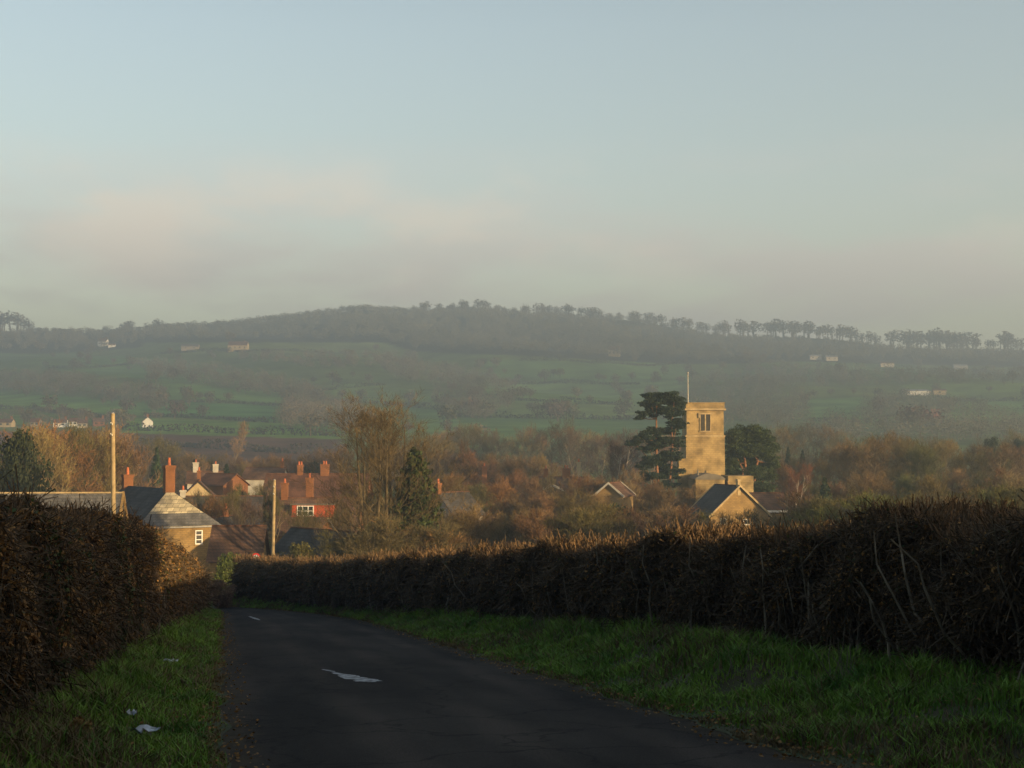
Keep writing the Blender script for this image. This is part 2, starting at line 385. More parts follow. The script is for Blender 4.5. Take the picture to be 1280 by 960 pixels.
mm1 = t_.nodes.new('ShaderNodeMix'); mm1.data_type = 'RGBA'; mm1.blend_type = 'MULTIPLY'; mm1.inputs['Factor'].default_value = 1
t_.links.new(ca.outputs['Color'], mm1.inputs['A']); t_.links.new(mr1.outputs[0], mm1.inputs['B']); t_.links.new(mm1.outputs['Result'], pb.inputs['Base Color'])
gme = np_mesh('ground', gV, [gF], [gm], smooth=True)
gc = np.zeros((len(gV), 4), np.float32); gc[:, :3] = (0.055, 0.075, 0.028); gc[:, 3] = 1
msk = gV[:, 1] > 350
ppx, ppy = project(gV[msk, 0], gV[msk, 1], gV[msk, 2])
sub = gc[msk]
for poly, c in FIELDS: sub[in_poly(ppx, ppy, poly), :3] = np.array(c) * ([2.1, 1.95, 1.35] if c[1] > c[0] else [1.25, 1.15, 1.15])
for poly in WOODLAND: sub[in_poly(ppx, ppy, poly), :3] = (.045, .046, .034)
gc[msk] = sub
at_ = gme.attributes.new('landuse', 'FLOAT_COLOR', 'POINT'); at_.data.foreach_set('color', gc.ravel())
link('ground', gme)['kind'] = 'structure'

# ------------------------------------------------------------------ road, verges
def road_left(s): return np.where(s < 62, 0.0, -(s - 62) ** 2 / 200.0) + 0.05 * np.sin(s * 1.7) + 0.03 * np.sin(s * 4.1)
def road_right(s): return 4.78 - np.where(s > 45, (s - 45) ** 2 / 240.0, 0) + 0.05 * np.sin(s * 1.3 + 1) + 0.04 * np.sin(s * 5.3)
def strip(name, m, lf, rf, ss, nl, height, kind='structure'):
    S = np.repeat(ss[:, None], nl, 1); T = np.repeat(np.linspace(0, 1, nl)[None], len(ss), 0)
    Lt = lf(S) * (1 - T) + rf(S) * T
    X, Y = road_xy(S, Lt); Z = ground(X, Y) + height(S, T, Lt)
    i = (np.arange(len(ss) - 1)[:, None] * nl + np.arange(nl - 1)[None]).ravel()
    o = link(name, np_mesh(name, np.stack([X, Y, Z], -1).reshape(-1, 3), [np.stack([i, i + 1, i + nl + 1, i + nl], 1)], [m], smooth=True))
    o['kind'] = kind
    return o
ss = np.concatenate([np.arange(-60, 0, 2), np.arange(0, 122, 0.5)])
strip('road', M['asphalt'], lambda s: road_left(s) - .05, lambda s: road_right(s) + .05, ss, 12, lambda S, T, L_: 0.012 + 0.05 * np.sin(T * pi))
def hf_left(s):   # face of the left hedge (lateral)
    return np.interp(s, [-60, 15, 34, 55, 62], [-2.1, -2.0, -1.7, -1.15, -1.0]) - np.where(s > 62, (s - 62) ** 2 / 200.0, 0)
def hf_right(s):
    return np.interp(s, [-60, 10, 20, 38, 56, 68, 80, 90], [7.6, 7.5, 7.4, 6.5, 4.8, 3.2, 1.05, -1.2])
def bump(x, y):
    return (np.sin(x * 1.9 + 1.3 * np.sin(y * 1.1)) * np.sin(y * 1.4 + .7) * .5 + .35 * np.sin(x * 4.3 + y * 3.1) + .15 * np.sin(x * 9.1 - y * 7.3))
def verge_r_h(S, T, L_): return 0.02 + smooth(T, 0, .55) * 0.42 + smooth(T, 0.02, .3) * 0.17 * bump(L_, S) + .22 * smooth(T, .05, .3) * np.exp(-((S - 18.5) / 2.2) ** 2 - ((L_ - 6.0) / .9) ** 2)
def verge_l_h(S, T, L_): return 0.02 + smooth(1 - T, 0, .6) * 0.25 + smooth(1 - T, 0.02, .3) * 0.07 * bump(L_, S)
r_out = lambda s: hf_right(s) + 1.9
l_out = lambda s: hf_left(s) - 1.9
s2 = np.concatenate([np.arange(-40, 0, 2), np.arange(0, 90, .3)])
strip('verge_right', M['verge'], lambda s: road_right(s) - .03, r_out, s2, 26, verge_r_h)
strip('verge_left', M['verge'], l_out, lambda s: road_left(s) + .03, np.concatenate([s2, np.arange(90, 112, .5)]), 20, verge_l_h)

def road_material():
    m = bpy.data.materials.new('worn_lane'); m.use_nodes = True; t = m.node_tree; n = t.nodes.new; l = t.links.new; p = t.nodes['Principled BSDF']
    p.inputs['Roughness'].default_value = .9; p.inputs['Specular IOR Level'].default_value = .12
    g_ = n('ShaderNodeNewGeometry'); mp_ = n('ShaderNodeMapping'); mp_.inputs['Rotation'].default_value = (0, 0, -R(11.3)); l(g_.outputs['Position'], mp_.inputs[0])
    def noise(sc_, det, scale3=(1, 1, 1)):
        q = n('ShaderNodeMapping'); q.inputs['Scale'].default_value = scale3; l(mp_.outputs[0], q.inputs[0])
        z = n('ShaderNodeTexNoise'); z.inputs['Scale'].default_value = sc_; z.inputs['Detail'].default_value = det; l(q.outputs[0], z.inputs['Vector']); return z.outputs['Fac']
    def ramp(src, a, b, c0, c1):
        r = n('ShaderNodeValToRGB'); r.color_ramp.elements[0].position = a; r.color_ramp.elements[1].position = b
        r.color_ramp.elements[0].color = (*c0, 1); r.color_ramp.elements[1].color = (*c1, 1); l(src, r.inputs[0]); return r.outputs['Color']
    def mix(f, a, b, mode='MIX'):
        x = n('ShaderNodeMix'); x.data_type = 'RGBA'; x.blend_type = mode
        if f is None: x.inputs['Factor'].default_value = 1
        else: l(f, x.inputs['Factor'])
        l(a, x.inputs['A']); l(b, x.inputs['B']); return x.outputs['Result']
    base = ramp(noise(.8, 6, (1, .22, 1)), .35, .65, (.019, .0155, .014), (.050, .040, .034))
    agg = ramp(noise(70, 3), .3, .7, (.55, .55, .55), (1.6, 1.6, 1.6)); base = mix(None, base, agg, 'MULTIPLY')
    a = n('ShaderNodeAttribute'); a.attribute_name = 'across'
    # tyre-polished tracks, muddy crumbling edges, a dark repaired trench
    tr = n('ShaderNodeMath'); tr.operation = 'SINE'; k = n('ShaderNodeMath'); k.operation = 'MULTIPLY'; k.inputs[1].default_value = 25.0; l(a.outputs['Fac'], k.inputs[0]); l(k.outputs[0], tr.inputs[0])
    base = mix(None, base, ramp(tr.outputs[0], 0, 1, (.82, .82, .82), (1.2, 1.16, 1.12)), 'MULTIPLY')
    ed = n('ShaderNodeMath'); ed.operation = 'SUBTRACT'; l(a.outputs['Fac'], ed.inputs[0]); ed.inputs[1].default_value = .5
    ab = n('ShaderNodeMath'); ab.operation = 'ABSOLUTE'; l(ed.outputs[0], ab.inputs[0])
    sm = n('ShaderNodeMath'); sm.operation = 'MULTIPLY_ADD'; sm.inputs[1].default_value = .22; l(noise(2.2, 6, (1, .6, 1)), sm.inputs[0]); l(ab.outputs[0], sm.inputs[2])
    mud = ramp(noise(3, 5), .3, .7, (.035, .026, .015), (.07, .052, .03))
    base = mix(ramp(sm.outputs[0], .52, .60, (0, 0, 0), (1, 1, 1)), base, mud)
    vo = n('ShaderNodeTexVoronoi'); vo.feature = 'DISTANCE_TO_EDGE'; vo.inputs['Scale'].default_value = .55
    wv = n('ShaderNodeVectorMath'); wv.operation = 'ADD'; nzc = n('ShaderNodeTexNoise'); nzc.inputs['Scale'].default_value = 1.5; nzc.inputs['Detail'].default_value = 5; l(mp_.outputs[0], nzc.inputs['Vector'])
    l(mp_.outputs[0], wv.inputs[0]); l(nzc.outputs['Color'], wv.inputs[1]); l(wv.outputs[0], vo.inputs['Vector'])
    base = mix(None, base, ramp(vo.outputs['Distance'], .0, .022, (.45, .45, .45), (1, 1, 1)), 'MULTIPLY')
    l(base, p.inputs['Base Color'])
    b = n('ShaderNodeBump'); b.inputs['Strength'].default_value = .6; b.inputs['Distance'].default_value = .02; l(noise(60, 4), b.inputs['Height']); l(b.outputs[0], p.inputs['Normal'])
    return m
rd_ = bpy.data.objects['road']; rd_.data.materials.clear(); rd_.data.materials.append(road_material())
aa = rd_.data.attributes.new('across', 'FLOAT', 'POINT'); aa.data.foreach_set('value', np.tile(np.linspace(0, 1, 12), len(ss)).astype(np.float32))

# road paint: broken remains of white lines
def paint(name, pts, label):
    b = Bag()
    for (s0, l0, s1, l1, wd) in pts:
        n = 9; t = np.linspace(0, 1, n)
        s = s0 + (s1 - s0) * t; l = l0 + (l1 - l0) * t
        wv = wd * (0.35 + 0.65 * np.sin(pi * np.clip(t, .06, .94))) * (1 + .3 * rng.normal(size=n).clip(-1, 1))
        A = np.stack(road_xy(s, l - wv / 2), -1); B = np.stack(road_xy(s, l + wv / 2), -1)
        for k in range(n - 1):
            q = [A[k], B[k], B[k + 1], A[k + 1]]
            q3 = [(p[0], p[1], float(ground(p[0], p[1])) + 0.017 + 0.05 * sin(pi * min(max((sl(p[0], p[1])[1]) / 4.9, 0), 1))) for p in q]
            b.add(q3, [[0, 1, 2, 3]])
    b.obj(name, M['paint'])['kind'] = 'structure'
paint('road_marking', [(24.0, 1.62, 23.3, 1.76, .09), (23.1, 1.72, 22.3, 1.90, .13), (22.5, 1.92, 21.9, 2.02, .12), (22.1, 1.80, 21.5, 1.98, .22), (21.6, 2.06, 20.9, 2.22, .17), (21.2, 1.90, 20.9, 2.02, .12), (22.4, 1.80, 20.8, 2.12, .26)], '')
paint('road_marking', [(62, .75, 70, .35, .14), (52, 1.3, 58, 1.0, .14), (72, .2, 78, -.5, .16)], '')

# grass
def grass(n, srange, face, edge, hfun, name, g, side):
    # density falls with distance
    u = g.random(n); s0, s1 = srange
    s = s0 * (s1 / s0) ** (u ** 0.8)
    T = g.random(n)
    if side > 0: l = edge(s) * (1 - T) + (face(s) + .5) * T; out_l = r_out(s); Tq = (l - edge(s)) / (out_l - edge(s))
    else: l = edge(s) * (1 - T) + (face(s) - .5) * T; o_ = l_out(s); Tq = 1 - (edge(s) - l) / (edge(s) - o_)
    x, y = road_xy(s, l); z = ground(x, y) + hfun(s, Tq, l) - .01
    cl = np.sin(l * 3.1 + 2 * np.sin(s * .9)) * np.sin(s * 2.3 + l) * .5 + .5
    cl2 = np.sin(l * 1.3 + s * .55) * np.sin(s * .8 - l * .6) * .5 + .5
    h = (0.04 + 0.13 * cl + 0.16 * cl2 * smooth(T, .2, .7)) * g.uniform(.5, 1.3, n) * np.where(T < .06, .5, 1) * 1.15
    keep = g.random(n) < (.45 + .55 * cl)
    P = np.stack([x, y, z], -1)[keep]; h = h[keep]; s = s[keep]; m = len(P)
    lean = g.normal(0, .38, (m, 2)); wv = .0045 * (1 + s / 14) * g.uniform(.7, 1.3, m)
    th = g.random(m) * pi * 2; sd = np.stack([np.cos(th), np.sin(th), np.zeros(m)], -1) * wv[:, None]
    mid = P + np.concatenate([lean * .4, np.ones((m, 1))], 1) * h[:, None] * .55
    tip = P + np.concatenate([lean * 1.3, np.full((m, 1), .95)], 1) * h[:, None]
    b = Bag(); V = np.stack([P - sd, P + sd, mid + sd * .7, mid - sd * .7, tip], 1).reshape(-1, 3)
    k = np.arange(m) * 5
    Tk = T[keep]
    dry = (g.random(m) < .20 + .35 * (np.sin(P[:, 0] * .9 + 2) * np.sin(P[:, 1] * .7 + P[:, 0]) > .45) + .5 * (Tk < .05) + .25 * (Tk > .8) + .25 * (cl2[keep] > .8)).astype(int)
    Q = np.stack([k, k + 1, k + 2, k + 3], 1); Tt = np.stack([k + 3, k + 2, k + 4], 1)
    me = np_mesh(name, V, [Q, Tt], [M['grass'], M['grass_dry']], [dry, dry])
    o = link(name, me); tag(o, kind='stuff'); return o
tag(grass(190000, (9, 85), hf_right, road_right, verge_r_h, 'grass', np.random.default_rng(1), 1), 'shaggy green grass on the broad verge below the long dark hedge', 'grass')
tag(grass(120000, (9, 95), hf_left, road_left, verge_l_h, 'grass', np.random.default_rng(2), -1), 'green grass on the narrow verge below the brown leafy hedge', 'grass')

# ------------------------------------------------------------------ hedges by the lane
def near_hedge(name, face, side, s0, s1, hf, width, n_tw, n_lf, g, leafmix, stems, base_h, bulge=.25, end_round=2.0):
    b = Bag()
    def hgt(s, l):
        return hf(s) + .10 * np.sin(s * 1.7) + .09 * np.sin(s * .83 + 1) + .07 * np.sin(s * 4.7 + l * 2) + .05 * np.sin(s * 11 + l * 5)
    # solid dark core added to stop see-through: bumpy closed loft
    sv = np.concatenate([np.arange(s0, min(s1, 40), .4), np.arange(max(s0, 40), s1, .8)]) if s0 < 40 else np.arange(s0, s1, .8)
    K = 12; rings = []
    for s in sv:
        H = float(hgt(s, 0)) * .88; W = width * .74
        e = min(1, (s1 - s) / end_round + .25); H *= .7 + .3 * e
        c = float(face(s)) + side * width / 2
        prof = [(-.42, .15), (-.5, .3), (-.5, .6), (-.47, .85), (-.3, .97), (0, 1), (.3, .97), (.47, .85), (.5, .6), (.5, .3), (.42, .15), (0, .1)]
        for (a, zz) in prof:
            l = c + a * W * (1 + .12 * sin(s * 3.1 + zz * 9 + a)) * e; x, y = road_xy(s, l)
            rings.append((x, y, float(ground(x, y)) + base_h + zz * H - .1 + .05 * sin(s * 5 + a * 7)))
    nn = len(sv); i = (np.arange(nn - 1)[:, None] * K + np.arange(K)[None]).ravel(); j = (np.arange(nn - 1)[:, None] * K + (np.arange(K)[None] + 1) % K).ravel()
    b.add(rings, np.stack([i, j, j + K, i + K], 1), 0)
    def sample(n, shell):
        u = g.random(n); a0 = max(s0, 9.0)
        s = a0 * (s1 / a0) ** (u ** .9)
        back = g.random(n) < .04
        s = np.where(back, g.uniform(s0, max(a0, s0 + .1), n), s)
        q = g.random(n)
        onface = q < .62
        zt = np.where(onface, g.random(n) ** .85, 1 - np.abs(g.normal(0, .05, n)))
        lat = np.where(onface, np.abs(g.normal(0, .12, n)) * shell, g.random(n) * width)   # from the face inwards
        bul = bulge * np.sin(np.clip(zt, 0, 1) * pi * .9) + .14 * np.sin(s * 2.3 + zt * 5) + .08 * np.sin(s * 6.1 + zt * 11)
        e = np.clip((s1 - s) / end_round, 0, 1)
        l = face(s) + side * (lat - bul * (lat < .5) + (1 - e) * width * .3 * (1 - lat / width))
        H = hgt(s, l) * (.75 + .25 * e)
        x, y = road_xy(s, l); z = ground(x, y) + base_h + zt * H
        return s, l, zt, onface, np.stack([x, y, z], -1)
    s, l, zt, onf, P = sample(n_tw, 1.5)
    outv = np.stack([-side * Vr[0] * np.ones(n_tw), -side * Vr[1] * np.ones(n_tw), np.zeros(n_tw)], -1)
    d = rdir(n_tw, g) * .95 + np.array([0, 0, .42]) + outv * np.where(onf, .3, 0)[:, None]
    d = unit(d); ln = g.uniform(.12, .5, n_tw) * np.where(onf, 1, .62) * (1 + s / 90)
    wd = g.uniform(.004, .010, n_tw) * (1 + s / 22)
    P0 = P - d * (ln * .75)[:, None]; P1 = P + d * (ln * .25)[:, None]
    b.ribbons(P0, P1, wd, wd * .4, 1, g)
    nt_ = n_tw // 7; s = 12 * (s1 / 12) ** g.random(nt_); l = face(s) + side * width * g.random(nt_) * .95; x, y = road_xy(s, l); zt_ = ground(x, y) + base_h + hgt(s, l) * .93
    P0 = np.stack([x, y, zt_], -1); d = unit(rdir(nt_, g) * .6 + [0, 0, 1]); P1 = P0 + d * (g.uniform(.1, .3, nt_) * (1 + s / 90))[:, None]; wd = g.uniform(.006, .012, nt_) * (1 + s / 18)
    b.ribbons(P0, P1, wd, wd * .5, 5, g)
    s, l, zt, onf, P = sample(n_lf, 1.0)
    dens = (np.sin(s * 1.3) * np.sin(s * .45 + zt * 3) > leafmix[1]) | (g.random(n_lf) < leafmix[0])
    P = P[dens]; s = s[dens]; zt = zt[dens]
    pat = np.sin(P[:, 0] * 1.1 + 1.7 * np.sin(P[:, 1] * .6)) * np.sin(P[:, 1] * .83 + zt * 2.5)
    green = (g.random(len(P)) < leafmix[2] + .3 * (zt < .25) + .5 * (pat > .62))
    for msk_, mi in ((~green, 2), (green, 3)):
        b.leaves(P[msk_], g.uniform(.025, .05, msk_.sum()) * (1 + s[msk_] / 30), mi, g)
    # thicker pale stems, some cut off above the top
    for _ in range(stems):
        s = float((10 if side > 0 else 18) + (s1 - 22) * g.random() ** 2.2)
        c = float(face(s)) + side * g.uniform(-.3, .25); H = float(hf(s)) * g.uniform(.45, 1.03)
        x, y = road_xy(s, c); p = np.array([x, y, float(ground(x, y)) + base_h]); r = g.uniform(.010, .024)
        lean = g.normal(0, .22, 3); lean[2] = 0; k = 5; prev = p
        for q in range(k):
            nx = p + (lean * (q + 1) / k + g.normal(0, .035, 3)) * H + np.array([0, 0, H * (q + 1) / k])
            b.tubes(prev[None], nx[None], r * (1 - .12 * q), r * (1 - .12 * (q + 1)), 5, 4); prev = nx
    return b.obj(name, [M['hedge_core'], M['hedge_twig'], M['hedge_leaf'], M['hedge_leaf_green'], M['pale_stem'], M['lit_tip_twig']])
rh = near_hedge('hedge', hf_right, 1, -30, 82.5, lambda s: np.interp(s, [-30, 12, 20, 50, 62, 74, 84], [1.62, 1.62, 1.62, 1.62, 1.6, 1.75, 2.2]), 1.6, 130000, 60000,
                np.random.default_rng(11), (.5, .1, .15), 330, .38)
tag(rh, 'long dark leafless trimmed hedge above the broad grass verge, with pale cut stems', 'hedge')
lh = near_hedge('hedge', hf_left, -1, -30, 112, lambda s: np.interp(s, [-30, 12, 15, 24, 34, 50, 62, 80], [1.95, 1.95, 1.95, 2.25, 2.4, 1.95, 1.6, 1.6]), 1.5, 110000, 190000,
                np.random.default_rng(12), (.9, -.1, .05), 30, .22)
tag(lh, 'brown leafy hedge beside the narrow verge, its far stretch sunlit', 'hedge')

def fallen(n, g):
    b = Bag()
    for side in (1, -1):
        s = 9 * (70 / 9) ** (g.random(n)); t = g.random(n) ** 1.3
        if side > 0: l = road_right(s) + .25 - t * .6 + (g.random(n) < .5) * g.uniform(0, 6.0, n) * 1; T = (l - road_right(s)) / (r_out(s) - road_right(s)); z0 = np.where(l > road_right(s), verge_r_h(s, T.clip(0, 1), l) + .05, .03)
        else: l = road_left(s) - .25 + t * .6 - (g.random(n) < .5) * g.uniform(0, 2.0, n); T = (l - l_out(s)) / (road_left(s) - l_out(s)); z0 = np.where(l < road_left(s), verge_l_h(s, T.clip(0, 1), l) + .05, .03)
        x, y = road_xy(s, l); P = np.stack([x, y, ground(x, y) + z0 + .01], -1); b.leaves(P, g.uniform(.025, .06, n), 0, g, .75)
    o = b.obj('fallen_leaves', M['hedge_leaf']); tag(o, 'brown fallen leaves along both edges of the lane', 'leaves', kind='stuff')
fallen(2600, np.random.default_rng(19))
# dead stalks and brambles on the broad verge
def stalks(label, s, l, n, h, g):
    b = Bag(); x, y = road_xy(s, l); z = float(ground(x, y)) + .35
    P0 = np.stack([x + g.normal(0, .12, n), y + g.normal(0, .2, n), np.full(n, z)], -1)
    d = unit(np.stack([g.normal(0, .35, n), g.normal(0, .35, n), np.ones(n)], -1)); ln = h * g.uniform(.5, 1.2, n)
    mid = P0 + d * (ln * .6)[:, None]; tip = mid + unit(d + rdir(n, g) * .5) * (ln * .45)[:, None]
    b.tubes(P0, mid, .006, .004, 4, 0); b.tubes(mid, tip, .004, .002, 4, 0)
    o = b.obj('dry_shrub', M['pale_stem']); tag(o, label, 'weed', 'dead weed stalks on the broad verge'); return o
gst = np.random.default_rng(21)
for (s, l, n, h, lab) in [(17.5, 6.6, 12, .5, 'thin bleached weed stalks leaning out at the foot of the dark hedge'), (22, 6.4, 9, .45, 'small tuft of dead stalks halfway along the broad verge'),
                          (28, 6.2, 10, .5, 'faded stalks standing near the middle of the long dark hedge'), (14.2, 6.4, 14, .55, 'tangle of brown bramble stalks where the verge is widest'), (19.5, 5.8, 8, .4, 'short pale stalks on the grassy hump of the broad verge'), (25, 7.0, 12, .6, 'tall pale stalks against the hedge foot just before the dead tuft'), (33, 6.6, 10, .5, 'pale stalks where the broad verge begins to narrow'), (16, 5.9, 7, .35, 'few low stalks in the lowest bright part of the broad verge')]:
    stalks(lab, s, l, n, h, gst)

# ------------------------------------------------------------------ trees
def grow(seed, H, cnt, lens, rad, upr, stems=1, trunk_t=.22, spread=.9, lean=.05, segw=None):
    """returns (bag of limbs, bag of twigs)"""
    g = np.random.default_rng(seed)
    T = Bag(); C = Bag()
    P0 = []; D = []; Ls = []; R0 = []
    segs = []
    # stems as polylines
    par = []
    for k in range(stems):
        az = g.random() * 2 * pi; tilt = lean if stems == 1 else g.uniform(.05, .36)
        d = np.array([cos(az) * tilt, sin(az) * tilt, 1.0]); d /= np.linalg.norm(d)
        p = np.array([0, 0, 0.]) + (np.array([cos(az), sin(az), 0]) * .25 * (stems > 1))
        n = 6; h = H * (g.uniform(.72, .92) if stems > 1 else .82); r = rad * (1 if stems == 1 else .6); pts = [p]
        for q in range(n):
            d = unit(d + g.normal(0, .07, 3) + np.array([0, 0, .05])); pts.append(pts[-1] + d * h / n)
        pts = np.array(pts); rr = r * np.linspace(1, .12, n + 1) ** .9
        T.tubes(pts[:-1], pts[1:], rr[:-1], rr[1:], 7, 0)
        par.append((pts, rr))
    # level 1 starts
    n1 = cnt[0]; st = []; dr = []; ln = []; rd = []
    for k in range(n1):
        pts, rr = par[k % stems]; t = trunk_t + (1 - trunk_t) * ((k // stems + .5 * g.random()) / (n1 / stems)) * .98
        f = t * (len(pts) - 1); i = min(int(f), len(pts) - 2); p = pts[i] * (1 - f + i) + pts[i + 1] * (f - i)
        az = k * 2.4 + g.random() * .8; el = upr * (.55 + .6 * t) + g.normal(0, .12)
        d = np.array([cos(az) * cos(el), sin(az) * cos(el), sin(el)])
        env = (sin(pi * min(1, max(0, (t - trunk_t) / (1 - trunk_t) * .8 + .2))) ** .6) * spread
        st.append(p); dr.append(d); ln.append(H * lens[0] * env * g.uniform(.8, 1.15)); rd.append(np.interp(f, range(len(rr)), rr) * .55)
    st = np.array(st); dr = np.array(dr); ln = np.array(ln); rd = np.array(rd)
    for lv in range(len(cnt)):
        n = len(st)
        mid = st + dr * (ln * .5)[:, None]
        d2 = unit(dr + g.normal(0, .22, (n, 3)) + np.array([0, 0, .22 if lv < 2 else .12]))
        end = mid + d2 * (ln * .5)[:, None]
        if lv == 0: T.tubes(st, mid, rd, rd * .6, 5, 0); T.tubes(mid, end, rd * .6, rd * .25, 4, 0)
        elif lv == 1: T.tubes(st, mid, rd, rd * .6, 3, 0); C.ribbons(mid, end, rd * 1.3, rd * .6, 0, g)
        else: C.ribbons(st, mid, rd * 2, rd * 1.4, 0, g); C.ribbons(mid, end, rd * 1.4, rd * .5, 0, g)
        if lv == len(cnt) - 1: break
        c = cnt[lv + 1]
        t = g.uniform(.25, 1.0, (n, c)); t[:, 0] = 1
        p = np.where(t[..., None] < .5, st[:, None] + (mid - st)[:, None] * (t * 2)[..., None], mid[:, None] + (end - mid)[:, None] * (t * 2 - 1)[..., None])
        nd = unit(np.repeat(d2[:, None], c, 1) + rdir(n * c, g).reshape(n, c, 3) * .85 + np.array([0, 0, .18]) * (1 + upr))
        nl = (ln[:, None] * 0 + H * lens[lv + 1]) * g.uniform(.6, 1.25, (n, c)) * (1.1 - .35 * t)
        w = max(.011, segw or 0)
        nr2 = np.maximum(np.repeat(rd[:, None], c, 1) * .42, w * (.75 if lv >= 1 else 1))
        st = p.reshape(-1, 3); dr = nd.reshape(-1, 3); ln = nl.reshape(-1); rd = nr2.reshape(-1)
    return T, C

TEMPL = {}
def template(key, T, C, tm, cm, name):
    root = empty(name, (0, -500, -300))
    root.hide_render = False
    t = T.obj('trunk', tm, root, smooth=True) if T is not None else None
    c = C.obj('crown', cm, root)
    TEMPL[key] = (name, t.data if t else None, c.data)
    for o in (t, c):
        if o: bpy.data.objects.remove(o)
    bpy.data.objects.remove(root)

for k in range(4):   # rounded bare trees 10 m
    T, C = grow(100 + k, 10, ((18, 7, 7, 7), (16, 7, 6, 6), (13, 6, 6, 6), (20, 6, 6, 5))[k], (.36, .2, .11, .07), .2, (.5, .7, .6, .9)[k], (1, 1, 2, 1)[k], .16, (1.0, .9, 1.0, .8)[k], segw=(.022, .022, .017, .02)[k])
    template(f'bare{k}', T, C, M['bark'], M['twig'], 'bare_tree')
for k in range(3):   # upright bushy scrub trees 10 m, many stems
    T, C = grow(200 + k, 10, (24, 7, 7, 7), (.30, .19, .12, .075), .12, .8, 5, .06, .95, segw=.022)
    template(f'scrub{k}', T, C, M['bark'], M['twig'], 'scrub_tree')
T, C = grow(300, 10, (16, 7, 6, 5), (.26, .15, .1, .07), .13, .75, 2, .15, .7, segw=.013)
template('birch', T, C, M['birch'], M['twig'], 'birch_tree')
T, C = grow(301, 10, (26, 6, 5, 4), (.16, .09, .06, .04), .12, 1.15, 1, .08, .7, segw=.013)
template('poplar', T, C, M['bark'], M['twig'], 'poplar_tree')
T, C = grow(305, 14, (64, 6, 6, 6), (.27, .15, .085, .05), .25, .9, 8, .10, 1.0, segw=.012)
template('big', T, C, M['bark_big'], M['twig'], 'bare_tree')

def conifer_bag(seed, H, Rr, n, size, power=.9, g=None):
    g = np.random.default_rng(seed); C = Bag(); T = Bag()
    T.tubes(np.array([[0, 0, 0.]]), np.array([[0, 0, H * .95]]), .02 * H, .01, 7)
    nb = 70; P = []
    for k in range(nb):
        t = (k + g.random()) / nb; z = H * (.05 + .93 * t); rmax = Rr * (1 - t) ** power * g.uniform(.75, 1.12) + .1
        az = k * 2.4 + g.normal(0, .3); m = int(n / nb * (1.4 - t))
        rr = rmax * g.random(m) ** .55; a = az + g.normal(0, .38, m)
        P.append(np.stack([rr * np.cos(a), rr * np.sin(a), z + rr * .18 - g.random(m) * .09 * H * (1 - t) ** .5], -1))
    C.tris(np.concatenate(P), g.uniform(.6, 1.3, sum(map(len, P))) * size, 0, g); return T, C
def round_bag(seed, H, Rr, n, size, z0=.12, squash=1.0, clumps=70):
    g = np.random.default_rng(seed); C = Bag(); T = Bag()
    T.tubes(np.array([[0, 0, 0.], [0, 0, H * .4]]), np.array([[0, 0, H * .4], [0, 0, H * .7]]), np.array([.035, .02]) * H, np.array([.02, .01]) * H, 7)
    zc = H * (z0 + (1 - z0) / 2); rz = H * (1 - z0) / 2
    d = rdir(clumps, g); rad = g.uniform(.45, .93, clumps)
    cen = d * rad[:, None] * np.array([Rr, Rr, rz]) + np.array([0, 0, zc])
    cr_ = g.uniform(.22, .4, clumps) * Rr
    m = n // clumps; q = rdir(clumps * m, g).reshape(clumps, m, 3) * (g.random((clumps, m, 1)) ** .4)
    P = (cen[:, None] + q * cr_[:, None, None] * np.array([1, 1, .7])).reshape(-1, 3)
    br = cen; st = np.tile([[0, 0, H * .3]], (clumps, 1)) + np.array([0, 0, 1]) * (rng.random((clumps, 1)) * H * .3)
    T.tubes(st, br, .012 * H, .004 * H, 4)
    C.tris(P, g.uniform(.6, 1.3, len(P)) * size, 0, g); return T, C
T, C = conifer_bag(400, 10, 2.4, 9000, .26); template('conifer', T, C, M['bark'], M['foliage'], 'conifer_tree')
T, C = conifer_bag(401, 10, 3.3, 9000, .3, .6); template('cypress', T, C, M['bark'], M['foliage'], 'cypress_tree')
T, C = round_bag(402, 10, 4.2, 12000, .3); template('holm', T, C, M['bark'], M['foliage'], 'evergreen_tree')
T, C = round_bag(403, 10, 5.2, 9000, .36, .0, clumps=50); template('bush', T, C, M['bark'], M['foliage'], 'evergreen_bush')

def place(key, x, y, H, col, label, cat='tree', group=None, rz=None, wide=1.0, z=None, name=None, base=10.0):
    nm, tm, cm = TEMPL[key]
    if key == 'big': base = 14.0
    k = H / base
    o = empty(name or nm, (x, y, float(ground(x, y)) - .05 if z is None else z), random.random() * 6.28 if rz is None else rz)
    o.scale = (k * wide, k * wide, k)
    tag(o, label, cat, group)
    if tm: link('trunk', tm, o)
    c = link('crown', cm, o); c.color = (*col, 1)
    return o
def place_px(key, px, ytop, D, col, label, **kw):
    P = at(px, ytop, D); H = P[2] - float(ground(P[0], D))
    return place(key, P[0], D, max(H, 1.0), col, label, **kw)

BROWN = (.50, .35, .165); ORANGE = (.76, .46, .19); OLIVE = (.46, .39, .15); RED = (.54, .32, .17); GREYB = (.38, .30, .20); TAN = (.9, .6, .28)
GREEN = (.09, .15, .06); DGREEN = (.05, .085, .045); YGREEN = (.45, .5, .1)

